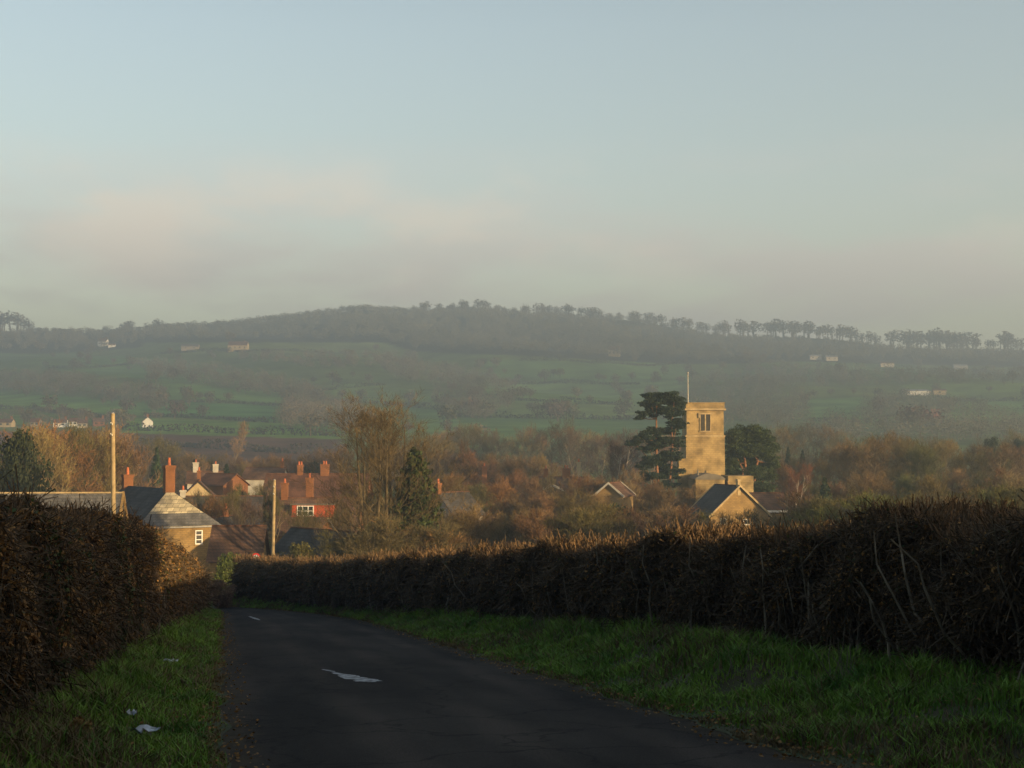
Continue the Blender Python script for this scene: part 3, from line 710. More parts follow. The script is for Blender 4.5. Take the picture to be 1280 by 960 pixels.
# single trees one can point at
place_px('big', 480, 503, 112, (.44, .33, .17), 'tall many-stemmed bare tree standing behind the dip of the long hedge', rz=.6, wide=1.32)
place_px('cypress', 519, 556, 114, (.085, .12, .035), 'narrow dark green conifer just behind the tall many-stemmed bare tree', wide=.85)
place_px('holm', 27, 531, 150, (.07, .09, .035), 'dense dark evergreen behind the long grey roofed barn', wide=.5)
place_px('conifer', 196, 556, 260, GREEN, 'small rounded dark green conifer above the black roof of the stone house', wide=.75)
place_px('conifer', 243, 572, 270, DGREEN, 'small dark conifer beside the white chimneyed house', wide=.8)
place_px('conifer', 283, 578, 260, DGREEN, 'short dark conifer at the right of the white chimneyed house', wide=1.1)
place_px('poplar', 288, 516, 420, (1.2, .75, .38), 'thin tall pale poplar rising alone over the ploughed field', wide=.9)
place_px('holm', 393, 574, 300, DGREEN, 'dark rounded evergreen between the long red roof and the brown field', wide=.8)
place_px('bush', 770, 627, 132, DGREEN, 'small dark clipped round evergreen in front of the white edged gable', wide=.65)
place_px('bush', 829, 641, 128, DGREEN, 'low dark evergreen bush between hedge top and church cottage', wide=1.2)
place_px('bush', 945, 617, 190, YGREEN, 'yellow green bush beside the cottage below the church', wide=.6)
place_px('birch', 993, 572, 175, (.62, .27, .16), 'slender birch with pale bark and reddish twigs right of the church', wide=.8)
place_px('birch', 770, 537, 230, (.36, .20, .15), 'dark reddish birch with pale stems behind the white edged gable', wide=1.0)
place_px('conifer', 985, 556, 290, DGREEN, 'first of two slim dark conifers right of the round pine', wide=.7)
place_px('conifer', 1003, 560, 285, DGREEN, 'second of two slim dark conifers right of the round pine', wide=.7)
place_px('conifer', 1031, 594, 170, (.10, .14, .06), 'dark green conifer among brown scrub right of the birch', wide=1.1)
place_px('holm', 1239, 543, 300, DGREEN, 'dark pine crown rising over the brown trees, well right of the church', wide=.42)
place_px('holm', 1273, 545, 305, DGREEN, 'second dark pine crown over the brown trees, farther from the church', wide=.42)
place_px('bush', 372, 676, 106, (.28, .26, .09), 'olive bush in front of the black roofed shed', wide=.8)
place_px('bush', 288, 688, 96, (.20, .26, .07), 'ivy green bush against the low stone outbuilding by the bend', wide=.6)
place_px('bush', 277, 722, 72, (.46, .30, .2), 'small rounded brown bush at the lane edge by the bend', wide=.85)

# pine left of the church tower, built limb by limb
def scots(name, label, px, ytop, D, plates, stems, col, seed, fat=1.0):
    g = np.random.default_rng(seed); base = at(px, ytop, D); x0, y0 = base[0], D; z0 = float(ground(x0, y0))
    root = empty(name, (x0, y0, z0)); tag(root, label, 'tree')
    T = Bag(); C = Bag(); org = np.array([x0, y0, z0])
    tops = []
    for (sx, sy, stx, sty, r) in stems:      # stem bottom/top pixels
        a = at(sx, sy, D) - org; a[2] = 0 if sy >= 655 else a[2]; c = at(stx, sty, D) - org; n = 7
        t = np.linspace(0, 1, n)[:, None]; pts = a * (1 - t) + c * t; pts[1:-1] += g.normal(0, .15, (n - 2, 3)) * [1, 1, .2]
        rr = r * np.linspace(1, .25, n); T.tubes(pts[:-1], pts[1:], rr[:-1], rr[1:], 7); tops.append(pts)
    allp = np.concatenate(tops)
    for (cx, cy, wpx, hpx, dy) in plates:
        c = at(cx, cy, D) - org; c[1] += dy; W = wpx / FPX * D / 2; Hh = hpx / FPX * D / 2
        cand = allp[allp[:, 2] < c[2] + .2]; q = cand[np.argmin(np.linalg.norm(cand - c, axis=1))] if len(cand) else allp[0]
        m_ = (q + c) / 2 + np.array([0, 0, -.15]); T.tubes(np.array([q, m_]), np.array([m_, c]), np.array([.09, .06]), np.array([.06, .03]), 5)
        nb = max(7, int(W * Hh * 24)); d = rdir(nb, g) * (g.random((nb, 1)) ** .45)
        cl = c + d * np.array([W, W * .75, Hh]); cl[:, 2] += .12 * Hh * np.sin(cl[:, 0] * 2)
        m = 120; qn = rdir(nb * m, g).reshape(nb, m, 3) * (g.random((nb, m, 1)) ** .5)
        P = (cl[:, None] + qn * np.array([.78, .78, .22 * fat]) * fat).reshape(-1, 3)
        C.tris(P, g.uniform(.12, .30, len(P)), 0, g, flat=.3)
    T.obj('trunk', M['pine_bark'], root, smooth=True); c = C.obj('crown', M['foliage'], root); c.color = (*col, 1)
    return root
scots('pine_tree', 'black green spreading pine touching the shaded side of the church tower', 829, 487, 208,
      [(829, 496, 48, 14, 0), (812, 504, 22, 12, -1), (845, 503, 28, 18, 1), (808, 517, 26, 10, 0), (838, 516, 34, 14, -1), (822, 511, 30, 12, 1),
       (801, 522, 12, 6, 0), (846, 530, 24, 14, 0), (838, 540, 22, 12, 1), (818, 540, 26, 12, 0), (806, 546, 22, 10, -1), (793, 554, 20, 8, 0), (826, 552, 34, 14, 0), (845, 552, 22, 18, 1),
       (812, 561, 28, 10, 0), (840, 568, 28, 16, 0), (822, 575, 36, 14, 0), (806, 583, 18, 10, 0), (838, 590, 34, 18, 1), (815, 594, 30, 10, -1), (800, 601, 18, 6, 0), (830, 606, 36, 10, 0)],
      [(824, 660, 821, 495, .30), (834, 660, 843, 500, .26)], (.06, .10, .055), 500, 1.0)
scots('pine_tree', 'broad rounded dark pine with reddish limbs right of the church tower', 935, 530, 222,
      [(935, 538, 44, 14, 0), (918, 545, 24, 16, -1), (952, 546, 30, 18, 0), (935, 549, 50, 16, 1), (917, 560, 20, 20, 0), (957, 562, 26, 22, 0), (940, 563, 40, 16, -1), (965, 578, 16, 18, 0), (916, 577, 16, 18, 0),
       (934, 577, 30, 14, 2), (952, 584, 32, 14, 1), (921, 594, 24, 18, 2), (944, 598, 34, 14, 3), (962, 595, 16, 12, 0), (930, 545, 30, 12, 2), (928, 607, 26, 16, -3), (947, 609, 28, 16, -3), (938, 590, 26, 16, -4), (936, 620, 30, 14, -2)],
      [(936, 660, 928, 540, .36), (938, 640, 950, 545, .3), (938, 640, 920, 560, .22)], (.10, .15, .05), 501, 1.25)

# clusters of bare trees, each tree a thing
ORD = ['first', 'second', 'third', 'fourth', 'fifth', 'sixth', 'seventh', 'eighth', 'ninth', 'tenth', 'eleventh', 'twelfth', 'thirteenth', 'fourteenth', 'fifteenth', 'sixteenth',
       'seventeenth', 'eighteenth', 'nineteenth', 'twentieth', 'twenty-first', 'twenty-second', 'twenty-third', 'twenty-fourth', 'twenty-fifth', 'twenty-sixth', 'twenty-seventh', 'twenty-eighth', 'twenty-ninth', 'thirtieth',
       'thirty-first', 'thirty-second', 'thirty-third', 'thirty-fourth', 'thirty-fifth', 'thirty-sixth', 'thirty-seventh', 'thirty-eighth', 'thirty-ninth', 'fortieth']
CN = {BROWN: 'brown', ORANGE: 'orange brown', OLIVE: 'olive', RED: 'reddish', GREYB: 'grey brown', TAN: 'tan'}
KEEP = [(27, 176, 5, 2.0), (29, 214, 5, 3.0), (-33, 137, 6, 1.5), (-22, 166, 6, 3.0), (13, 190, 3, 3), (-43, 205, 3, 4), (8, 232, 6, 6), (-22, 100, 2, 2), (-18, 122, 3, 2)]
def clear(x, y, H):
    top = float(ground(x, y)) + H
    for (kx, ky, hw, zm) in KEEP:
        dx, dy = x - kx, y - ky; t = -(dx * TRAVEL[0] + dy * TRAVEL[1]); lat = abs(dx * TRAVEL[1] - dy * TRAVEL[0])
        if t > -2 and lat < hw + H * .28 and top > float(ground(kx, ky)) + zm + .123 * t: return False
    return True
def cluster(group, where, xs, Dr, yt, n, keys, cols, wide=(.9, 1.2), seed=0):
    g = np.random.default_rng(seed)
    for k in range(n):
        px = xs[0] + (xs[1] - xs[0]) * (k + .5 + g.uniform(-.35, .35)) / n
        D = g.uniform(*Dr); D += 0; key = keys[g.integers(len(keys))]; col = cols[g.integers(len(cols))]
        top = np.interp(px, yt[0], yt[1]) + g.normal(0, 3.5) + (D - Dr[0]) * .0
        ok = False
        for _ in range(7):
            P = at(px, top, D)
            if clear(P[0], D, P[2] - float(ground(P[0], D))): ok = True; break
            D += 16
        if not ok: continue
        c = tuple(float(v * g.uniform(.85, 1.15)) for v in col)
        lab = f"{CN[col]} bare {'bushy tree' if 'scrub' in key else 'tree'}, {ORD[k]} from the left {where}"
        place_px(key, px, top, D, c, lab, group=group, wide=float(g.uniform(*wide)))
B4 = ['bare0', 'bare1', 'bare2', 'bare3']; S3 = ['scrub0', 'scrub1', 'scrub2']
cluster('bare trees behind the barn', 'behind the grey barn roof', (38, 150), (165, 195), ([40, 70, 140], [548, 538, 545]), 8, B4, [ORANGE, BROWN, TAN], seed=1)
cluster('bare trees behind the stone house', 'beyond the stone house chimneys', (150, 345), (290, 330), ([150, 180, 240, 345], [556, 548, 575, 578]), 13, B4 + S3, [BROWN, OLIVE, GREYB, TAN], seed=2)
cluster('bare trees among the left roofs', 'among roofs by the shorter pole', (262, 345), (150, 185), ([262, 345], [622, 606]), 6, S3, [BROWN, OLIVE, GREYB], (.6, .8), seed=3)
cluster('far bare trees in the middle', 'in the far row left of church', (545, 850), (360, 440), ([545, 570, 640, 700, 740, 850], [545, 536, 541, 536, 543, 548]), 20, B4, [BROWN, GREYB, OLIVE, RED, TAN], seed=4)
cluster('bare trees on the middle rise', 'in row right of narrow conifer', (525, 700), (235, 290), ([525, 560, 600, 700], [548, 560, 575, 578]), 12, B4 + S3, [RED, ORANGE, BROWN, TAN], seed=5)
cluster('scrub in the middle', 'in scrub above the long hedge', (545, 800), (165, 205), ([545, 600, 650, 800], [600, 600, 618, 622]), 16, S3, [RED, BROWN, OLIVE, ORANGE], (1.0, 1.4), seed=6)
cluster('low scrub behind the hedge', 'in low scrub just behind the hedge', (535, 880), (115, 135), ([535, 640, 760, 880], [652, 640, 642, 640]), 20, S3, [OLIVE, BROWN, TAN, RED], (1.3, 1.8), seed=7)
cluster('trees beside the church', 'between pine and white edged gable', (775, 870), (175, 195), ([775, 870], [600, 615]), 6, S3, [RED, BROWN, ORANGE], (.9, 1.2), seed=8)
cluster('hazy trees right of the church', 'in the far row beyond the round pine', (960, 1300), (330, 400), ([960, 1000, 1050, 1100, 1300], [538, 526, 546, 548, 552]), 17, B4, [GREYB, BROWN, OLIVE], seed=9)
cluster('brown belt right of the church', 'in the brown belt right of church', (968, 1300), (215, 265), ([968, 1030, 1060, 1120, 1200, 1300], [580, 575, 556, 552, 560, 566]), 20, B4 + S3, [BROWN, ORANGE, OLIVE, BROWN], seed=10)
cluster('scrub right of the church', 'in near scrub right of the birch', (1005, 1310), (150, 180), ([1005, 1100, 1310], [610, 600, 592]), 17, S3 + B4, [OLIVE, BROWN, BROWN, TAN], (1.0, 1.3), seed=11)
cluster('low scrub behind the far end of the hedge', 'in low scrub below the brown belt', (965, 1320), (100, 120), ([965, 1320], [630, 612]), 14, S3, [OLIVE, BROWN], (1.4, 1.9), seed=12)
cluster('bushes by the black roofed shed', 'around the tall many-stemmed tree', (420, 545), (96, 108), ([420, 480, 545], [672, 655, 660]), 6, S3, [OLIVE, TAN, BROWN], (1.2, 1.6), seed=13)
cluster('trees behind the dormer house', 'behind the long red roof', (330, 540), (300, 350), ([330, 420, 540], [582, 566, 560]), 11, B4, [BROWN, GREYB, RED], seed=14)
cluster('thin trees by the outbuilding', 'before the long dark slate roof', (228, 345), (128, 145), ([228, 345], [622, 628]), 8, ['bare2', 'bare3', 'bare1'], [OLIVE, BROWN, GREYB], (.7, .9), seed=16)
cluster('thin trees below the dormer house', 'just below the red dormer', (352, 440), (136, 150), ([352, 440], [648, 640]), 6, ['bare2', 'bare3'], [OLIVE, BROWN, GREYB], (.8, 1.1), seed=17)
cluster('thin trees before the long cottage', 'before the long cottage roof', (640, 800), (190, 202), ([640, 800], [596, 600]), 9, ['bare2', 'bare3', 'bare1'], [RED, BROWN, TAN], (.9, 1.1), seed=18)
cluster('garden trees by the dormer house', 'between red dormer and tall tree', (425, 560), (150, 180), ([425, 560], [622, 612]), 7, S3 + B4, [BROWN, OLIVE, RED], seed=15)

# wood behind the photographer's right shoulder: it throws the shade over the near lane
A0 = np.array([31.0, -4.4]); Nn = np.array([-.643, -.766])
for k in range(22):
    p = A0 + Nn * (2.5 + 5.6 * (k % 13) + (2.8 if k > 12 else 0)) + (np.array([5.0, -4.5]) if k > 12 else 0)  # later ones form a second unseen row, added to close gaps in the shade
    place('holm', p[0], p[1], 11 + 1.5 * (k % 3), (.1, .15, .06), f'dark evergreen out of view behind the viewpoint, {ORD[k]} of the shading row', group='evergreens shading the lane', wide=1.05)

for k, (x_, y_) in enumerate([(-9, -14), (-15, -7), (-20, -17), (-4, -24), (-13, -27), (6, -20), (13, -14), (20, -9)]):  # added out of view to block sky light from the near lane
    place('holm', x_, y_, 13, (.1, .15, .06), f'tall evergreen added unseen behind the viewpoint to darken the lane, {ORD[k]} of eight', group='evergreens shading the lane', wide=1.0)

# ------------------------------------------------------------------ far trees, woods and hedgerows on the slope
def blob(g, H, Rr, n, size, trunk=True):
    b = Bag()
    d = rdir(n, g) * (g.random((n, 1)) ** .42)
    P = d * np.array([Rr, Rr, H * .36]) + np.array([0, 0, H * .62]); P[:, 2] += .08 * H * np.sin(P[:, 0] * 1.7) 
    b.tris(P, g.uniform(.6, 1.4, n) * size, 0, g)
    if trunk:
        b.tubes(np.array([[0, 0, -.5]]), np.array([[0, 0, H * .6]]), .035 * H, .015 * H, 4, 0)
        for q in range(4):
            a = g.random() * 6.28; b.tubes(np.array([[0, 0, H * .3]]), np.array([[cos(a) * Rr * .6, sin(a) * Rr * .6, H * .7]]), .015 * H, .006 * H, 3, 0)
    return b
gf = np.random.default_rng(31)
FARM = [blob(gf, 10, 5.0, 260, 1.0).mesh('far_tree', [M['far_twig']]) for _ in range(5)]
SKYM = []
for _ in range(5):
    b = Bag(); n = 230; d = rdir(n, gf) * (gf.random((n, 1)) ** .45)
    P = d * np.array([gf.uniform(4.2, 6.2), 5, gf.uniform(4.6, 5.8)]) + np.array([gf.uniform(-2, 2), 0, gf.uniform(8.0, 9.6)]); P[:, 0] *= 1 + .25 * np.sin(P[:, 2] * 1.3); b.tris(P, gf.uniform(.6, 1.4, n) * 1.25, 0, gf)
    for q in range(3):
        x = gf.uniform(-2.5, 2.5); a = gf.uniform(-1.5, 1.5)
        b.tubes(np.array([[x, 0, -1.]]), np.array([[x + a, gf.uniform(-1, 1), 11]]), .42, .2, 4, 0)
    SKYM.append(b.mesh('skyline_tree', [M['far_twig']]))
FARBROWN = (.33, .28, .20); FARGREY = (.28, .25, .22); FARRED = (.42, .26, .2)

def wood(name, label, poly, n, H=(9, 13), col=(.09, .075, .058), seed=0, dmin=340):
    g = np.random.default_rng(seed); b = Bag(); cnt = 0
    xs = [p[0] for p in poly]; ysp = [p[1] for p in poly]
    tries = 0
    while cnt < n and tries < n * 6:
        tries += 1
        px = g.uniform(min(xs), max(xs)); py = g.uniform(min(ysp), max(ysp))
        if not in_poly(px, py, poly): continue
        P = ground_hit(px, py, dmin)
        if P is None: continue
        h = g.uniform(*H); r = h * g.uniform(.36, .5); m = 110
        d = rdir(m, g) * (g.random((m, 1)) ** .4)
        Q = P + d * np.array([r, r, h * .42]) + np.array([0, 0, h * .55])
        b.tris(Q, g.uniform(.6, 1.35, m) * max(.6, P[1] / 1750), 0, g); cnt += 1
    o = b.obj(name, M['far_twig']); o.color = (*(c * 5.0 for c in col), 1)
    tag(o, label, 'wood', kind='stuff'); return o
# pixel outlines give the foot of each wood on the slope
wood('woods', 'dark leafless wood covering the upper slope under the skyline', [(180, 412), (430, 396), (600, 395), (720, 400), (850, 420), (1000, 432), (1300, 446), (1300, 458), (1000, 450), (860, 455), (640, 443), (520, 438), (480, 427), (180, 426)], 2300, (10, 15), (.080, .078, .060), 1)
wood('woods', 'wood on the slope below the small white farmhouse, running up to the skyline', [(-60, 420), (130, 416), (180, 415), (180, 432), (60, 440), (-60, 438)], 260, (9, 13), (.085, .078, .06), 2)
wood('woods', 'brown tree belt slanting down the slope behind the cream farmhouse field', [(168, 455), (270, 462), (400, 490), (410, 505), (330, 498), (190, 476)], 260, (9, 13), (.088, .076, .058), 3)
wood('woods', 'brown wood on the slope above the row of white cottages', [(-60, 466), (80, 474), (210, 497), (200, 512), (100, 502), (-60, 490)], 260, (9, 13), (.088, .076, .058), 4)
wood('woods', 'brown wood at the foot of the slope right of the ploughed field', [(345, 505), (440, 510), (470, 535), (450, 548), (350, 540)], 190, (10, 13), (.10, .08, .058), 5)
wood('woods', 'round grey wood in the middle of the slope', [(465, 452), (560, 462), (640, 482), (640, 492), (500, 480)], 200, (9, 13), (.085, .077, .06), 6)
wood('woods', 'scattered thorn thicket below the round grey wood', [(540, 485), (630, 492), (640, 520), (600, 530), (545, 512)], 120, (8, 12), (.085, .077, .06), 7)
wood('woods', 'broad grey wood on the slope behind the church tower', [(860, 470), (930, 472), (1010, 500), (1010, 540), (860, 540)], 330, (9, 12), (.076, .074, .058), 8)
wood('woods', 'wooded slope below the long white sheds', [(1080, 500), (1180, 503), (1300, 535), (1300, 560), (1000, 560), (1040, 528), (1080, 528)], 360, (9, 12), (.076, .074, .058), 9)
wood('woods', 'belt of woodland across the slope above the long white sheds', [(930, 455), (1130, 470), (1300, 466), (1300, 478), (1120, 486), (930, 488)], 360, (8, 12), (.076, .074, .058), 10)
wood('woods', 'thicket along the slope between the cream farmhouse and the round wood', [(300, 445), (520, 446), (520, 458), (420, 466), (300, 452)], 120, (8, 11), (.095, .08, .06), 11)
wood('woods', 'low thicket around the row of white cottages', [(-60, 528), (50, 534), (200, 532), (200, 524), (60, 518), (-60, 520)], 80, (5, 8), (.09, .075, .058), 12)

# crest belt: the wood's own skyline
def crest(label, x0, x1, n, H, seed):
    g = np.random.default_rng(seed); b = Bag()
    for _ in range(n):
        px = g.uniform(x0, x1); D = g.uniform(2120, 2185); P = at(px, 400, D); z = float(ground(P[0], D)); h = g.uniform(*H); r = h * g.uniform(.36, .5); m = 75
        d = rdir(m, g) * (g.random((m, 1)) ** .4)
        b.tris(np.array([P[0], D, z]) + d * np.array([r, r, h * .42]) + np.array([0, 0, h * .38]), g.uniform(.7, 1.7, m), 0, g)
    o = b.obj('woods', M['far_twig']); o.color = (.38, .37, .30, 1); tag(o, label, 'wood', kind='stuff')
crest('wood edge along the rising skyline above the farmhouses', 185, 530, 420, (10, 14), 71)
crest('low undergrowth wood along the summit of the hill', 520, 860, 300, (6, 11), 72)
crest('thin undergrowth along the falling end of the ridge', 860, 1300, 160, (3, 6), 73)
crest('low wood on the skyline beside the small white farmhouse', 40, 190, 150, (6, 10), 74)
# skyline trees
g = np.random.default_rng(41)
SKT = [(0, 389), (12, 391), (24, 395), (36, 400), (155, 401), (163, 400), (188, 402), (202, 398)]
SKT += [(float(x), float(np.interp(x, [440, 520, 560, 590, 620, 700, 780, 850, 940], [380, 381, 378, 375, 380, 381, 388, 397, 404]))) for x in np.linspace(520, 940, 46)]
SKT += [(float(x), float(np.interp(x, [955, 975, 1010, 1020, 1055, 1090], [402, 398, 402, 407, 406, 418]))) for x in np.linspace(957, 1092, 18)]
SKT += [(float(x), float(np.interp(x, [1120, 1150, 1200, 1225, 1240], [414, 412, 415, 422, 424]))) for x in np.linspace(1122, 1238, 17)]
SKT += [(float(x), 417.0) for x in np.linspace(1250, 1300, 8)]
for k, (px, py) in enumerate(SKT):
    D = 2150 + g.uniform(-25, 25); px += g.normal(0, 3.0); P = at(px, py + g.normal(0, 2.2), D); gz = float(ground(P[0], D)); H = max(P[2] - gz, 7)
    o = link('skyline_tree', SKYM[int(g.integers(5))], None, (P[0], D, gz - .3), g.random() * 6.28)
    ww = g.uniform(.9, 1.7); o.scale = (H / 14.2 * ww, H / 14.2 * ww, H / 14.2); o.color = (.30, .26, .22, 1)
    run = 'above the farmhouses' if k < 8 else 'over the dark hanging wood' if k < 54 else 'in the tall open row above the church' if k < 72 else 'in the flat-topped avenue' if k < 89 else 'in the last open row'
    idx = k - (0 if k < 8 else 8 if k < 54 else 54 if k < 72 else 72 if k < 89 else 89)
    nm = ORD[idx] if idx < 40 else 'further'
    tag(o, f'bare skyline tree, {nm} from the left {run}', 'tree', 'trees along the skyline')

# hedgerows across the fields
def hedgerow(label, pts, w=(1.6, 3.2), h=(2, 4.5), seed=0, col=(.05, .045, .032), dens=1.3):
    g = np.random.default_rng(seed); b = Bag(); n = 0
    W = [ground_hit(*p) for p in pts]; W = [p for p in W if p is not None]
    for a, c in zip(W[:-1], W[1:]):
        Ln = np.linalg.norm(c - a); m = int(Ln * dens * 6); t = g.random(m)
        x = a[0] + (c[0] - a[0]) * t + g.normal(0, .8, m); y = a[1] + (c[1] - a[1]) * t + g.normal(0, .8, m)
        hh = h[0] + (h[1] - h[0]) * (.5 + .5 * np.sin(t * Ln / 17 + seed)) ** 2
        P = np.stack([x, y, ground(x, y) + g.random(m) * hh], -1); b.tris(P, g.uniform(.7, 1.5, m), 0, g)
    o = b.obj('hedgerow', M['far_twig']); o.color = (*(c_ * 3.3 for c_ in col), 1)
    tag(o, label, 'hedge', 'hedgerows dividing the far fields')
HR = [([(130, 537), (180, 539), (290, 542), (430, 546)], 'dark field hedge along the top of the ploughed land'),
      ([(130, 552), (250, 560), (360, 567), (430, 570)], 'faint hedge crossing the middle of the ploughed land'),
      ([(-40, 509), (40, 512), (90, 520), (140, 523)], 'hedge above the row of white cottages'),
      ([(185, 506), (260, 503), (365, 509)], 'thin hedge across the green fields over the single cream cottage'),
      ([(180, 520), (260, 524), (345, 529)], 'hedge under the deep green field below the slanting belt'),
      ([(400, 501), (480, 505), (560, 514)], 'hedge left of the scattered thorn thicket'),
      ([(560, 521), (640, 523), (760, 525), (860, 524)], 'long dark hedge crossing the meadows left of the church pine'),
      ([(600, 477), (700, 479), (800, 481)], 'faint hedge high in the meadows left of the church'),
      ([(600, 500), (700, 503), (790, 507)], 'faint hedge in the middle of the meadows left of the church'),
      ([(60, 462), (120, 460), (170, 455)], 'hedge below the small white farmhouse'),
      ([(200, 443), (300, 441), (420, 443)], 'hedge below the cream farmhouse'),
      ([(1100, 500), (1200, 501), (1320, 500)], 'hedge between the two green fields below the long white sheds'),
      ([(1010, 527), (1060, 529), (1110, 528)], 'hedge under the small green field right of the church'),
      ([(650, 452), (740, 455), (860, 453)], 'hedge at the foot of the dark hanging wood'),
      ([(340, 491), (420, 487), (480, 482)], 'hedge climbing from the slanting belt toward the round wood')]
for k, (p, lab) in enumerate(HR): hedgerow(lab, p, seed=50 + k)

# field trees
g = np.random.default_rng(61)
def fieldtree(px, py, H, lab, col=FARBROWN, grp='trees in the far fields'):
    P = ground_hit(px, py)
    if P is None: return
    o = link('field_tree', FARM[int(g.integers(5))], None, P, g.random() * 6.28); k = H / 10
    o.scale = (k, k, k); o.color = (*(c * g.uniform(.85, 1.15) for c in col), 1); tag(o, lab, 'tree', grp)
for px, py, H, lab in [(165, 460, 12, 'round tree below the small white farmhouse'), (237, 508, 12, 'round tree on the thin hedge left of the foot wood'), (262, 505, 9, 'smaller tree on the thin hedge left of the foot wood'),
                       (697, 527, 12, 'first of three trees clumped on the long meadow hedge'), (708, 526, 13, 'second of three trees clumped on the long meadow hedge'), (717, 526, 9, 'third of three trees clumped on the long meadow hedge'),
                       (775, 525, 9, 'small tree on the long meadow hedge near the pine'), (653, 500, 10, 'lone tree in the meadow above the three trees'), (769, 482, 10, 'lone tree high in the meadows above the pine'),
                       (700, 474, 10, 'pale round tree high in the middle meadows'), (692, 473, 8, 'small tree beside the pale round tree in the meadows'), (648, 480, 9, 'tree at the right end of the round wood'),
                       (590, 523, 13, 'tall tree where the thorn thicket meets the long hedge'), (606, 525, 12, 'second tree where the thorn thicket meets the long hedge'), (575, 520, 12, 'tree inside the corner of the thorn thicket'),
                       (505, 462, 10, 'dark tree above the left part of the round wood'), (560, 436, 11, 'tree at the edge of the dark hanging wood'), (620, 462, 12, 'tree below the dark hanging wood'),
                       (1150, 540, 14, 'tall pinkish tree in the hazy wood below the sheds'), (1135, 540, 14, 'left companion of the tall pinkish tree below the sheds'), (1165, 541, 13, 'right companion of the tall pinkish tree below the sheds'),
                       (110, 530, 8, 'tree between the white cottages'), (78, 520, 8, 'tree above the white cottages'), (285, 444, 9, 'tree left of the cream farmhouse'), (332, 446, 10, 'tree right of the cream farmhouse'),
                       (212, 444, 9, 'tree left of the faint grey farm'), (262, 446, 8, 'tree between the two farms high on the slope'), (100, 450, 9, 'tree below left of the white farmhouse'),
                       (440, 447, 9, 'tree in the pale high field'), (470, 440, 9, 'tree near the top of the pale high field'), (830, 470, 10, 'tree in the corner meadow beside the grey wood'), (815, 500, 10, 'tree at the side of the grey wood, above the pine')]:
    fieldtree(px, py, H, lab, FARRED if 'pinkish' in lab else FARBROWN)
edges_ = []
for poly, c in FIELDS[3:]:
    for a_, b2 in zip(poly, poly[1:] + poly[:1]): edges_.append((a_, b2))
for k in range(150):
    a_, b2 = edges_[int(g.integers(len(edges_)))]; t = g.random(); px = a_[0] + (b2[0] - a_[0]) * t; py = a_[1] + (b2[1] - a_[1]) * t
    if -20 < px < 1300: fieldtree(float(px + g.normal(0, 3)), float(py + g.normal(0, 1.5)), float(g.uniform(6, 13)), 'bare tree standing along one of the far field edges', FARBROWN, 'trees along the far field edges')
for k in range(70):
    reg = [(0, 560, 448, 520), (600, 860, 450, 520), (880, 1290, 448, 530)][k % 3]
    fieldtree(float(g.uniform(reg[0], reg[1])), float(g.uniform(reg[2], reg[3])), float(g.uniform(5, 10)), 'small bare tree scattered over the far slope', FARBROWN, 'small trees scattered over the far slope')

# ------------------------------------------------------------------ buildings
def quadroof(b, L_, W, e, r, hip0, hip1, oh=.3, th=.14, org=(0, 0), along='x'):
    """solid roof: ridge along x, length L_, width W, eaves e, ridge r; hip0 / hip1 how far each ridge end is drawn in"""
    cx, cy = org; x0, x1 = cx - L_ / 2 - (oh), cx + L_ / 2 + (oh); y0, y1 = cy - W / 2 - oh, cy + W / 2 + oh
    sl_ = (r - e) / (W / 2); eo = e - oh * sl_
    rx0, rx1 = x0 + hip0, x1 - hip1
    T = [(x0, y0, eo), (x1, y0, eo), (x1, y1, eo), (x0, y1, eo), (rx0, cy, r), (rx1, cy, r)]
    Bt = [(x, y, z - th) for (x, y, z) in T]
    Vv = np.array(T + Bt)
    F4 = [[0, 1, 5, 4], [2, 3, 4, 5], [7, 6, 10, 11], [9, 8, 11, 10], [0, 6, 7, 1], [2, 8, 9, 3]]; F3 = []
    if hip0: F3 += [[0, 4, 3], [6, 9, 10]]; F4 += [[3, 9, 6, 0]]
    else: F4 += [[0, 4, 10, 6], [4, 3, 9, 10]]
    if hip1: F3 += [[1, 2, 5], [7, 11, 8]]; F4 += [[1, 7, 8, 2]]
    else: F4 += [[1, 7, 11, 5], [5, 11, 8, 2]]
    b.add(Vv, F4)
    if F3: b.add(Vv, F3)

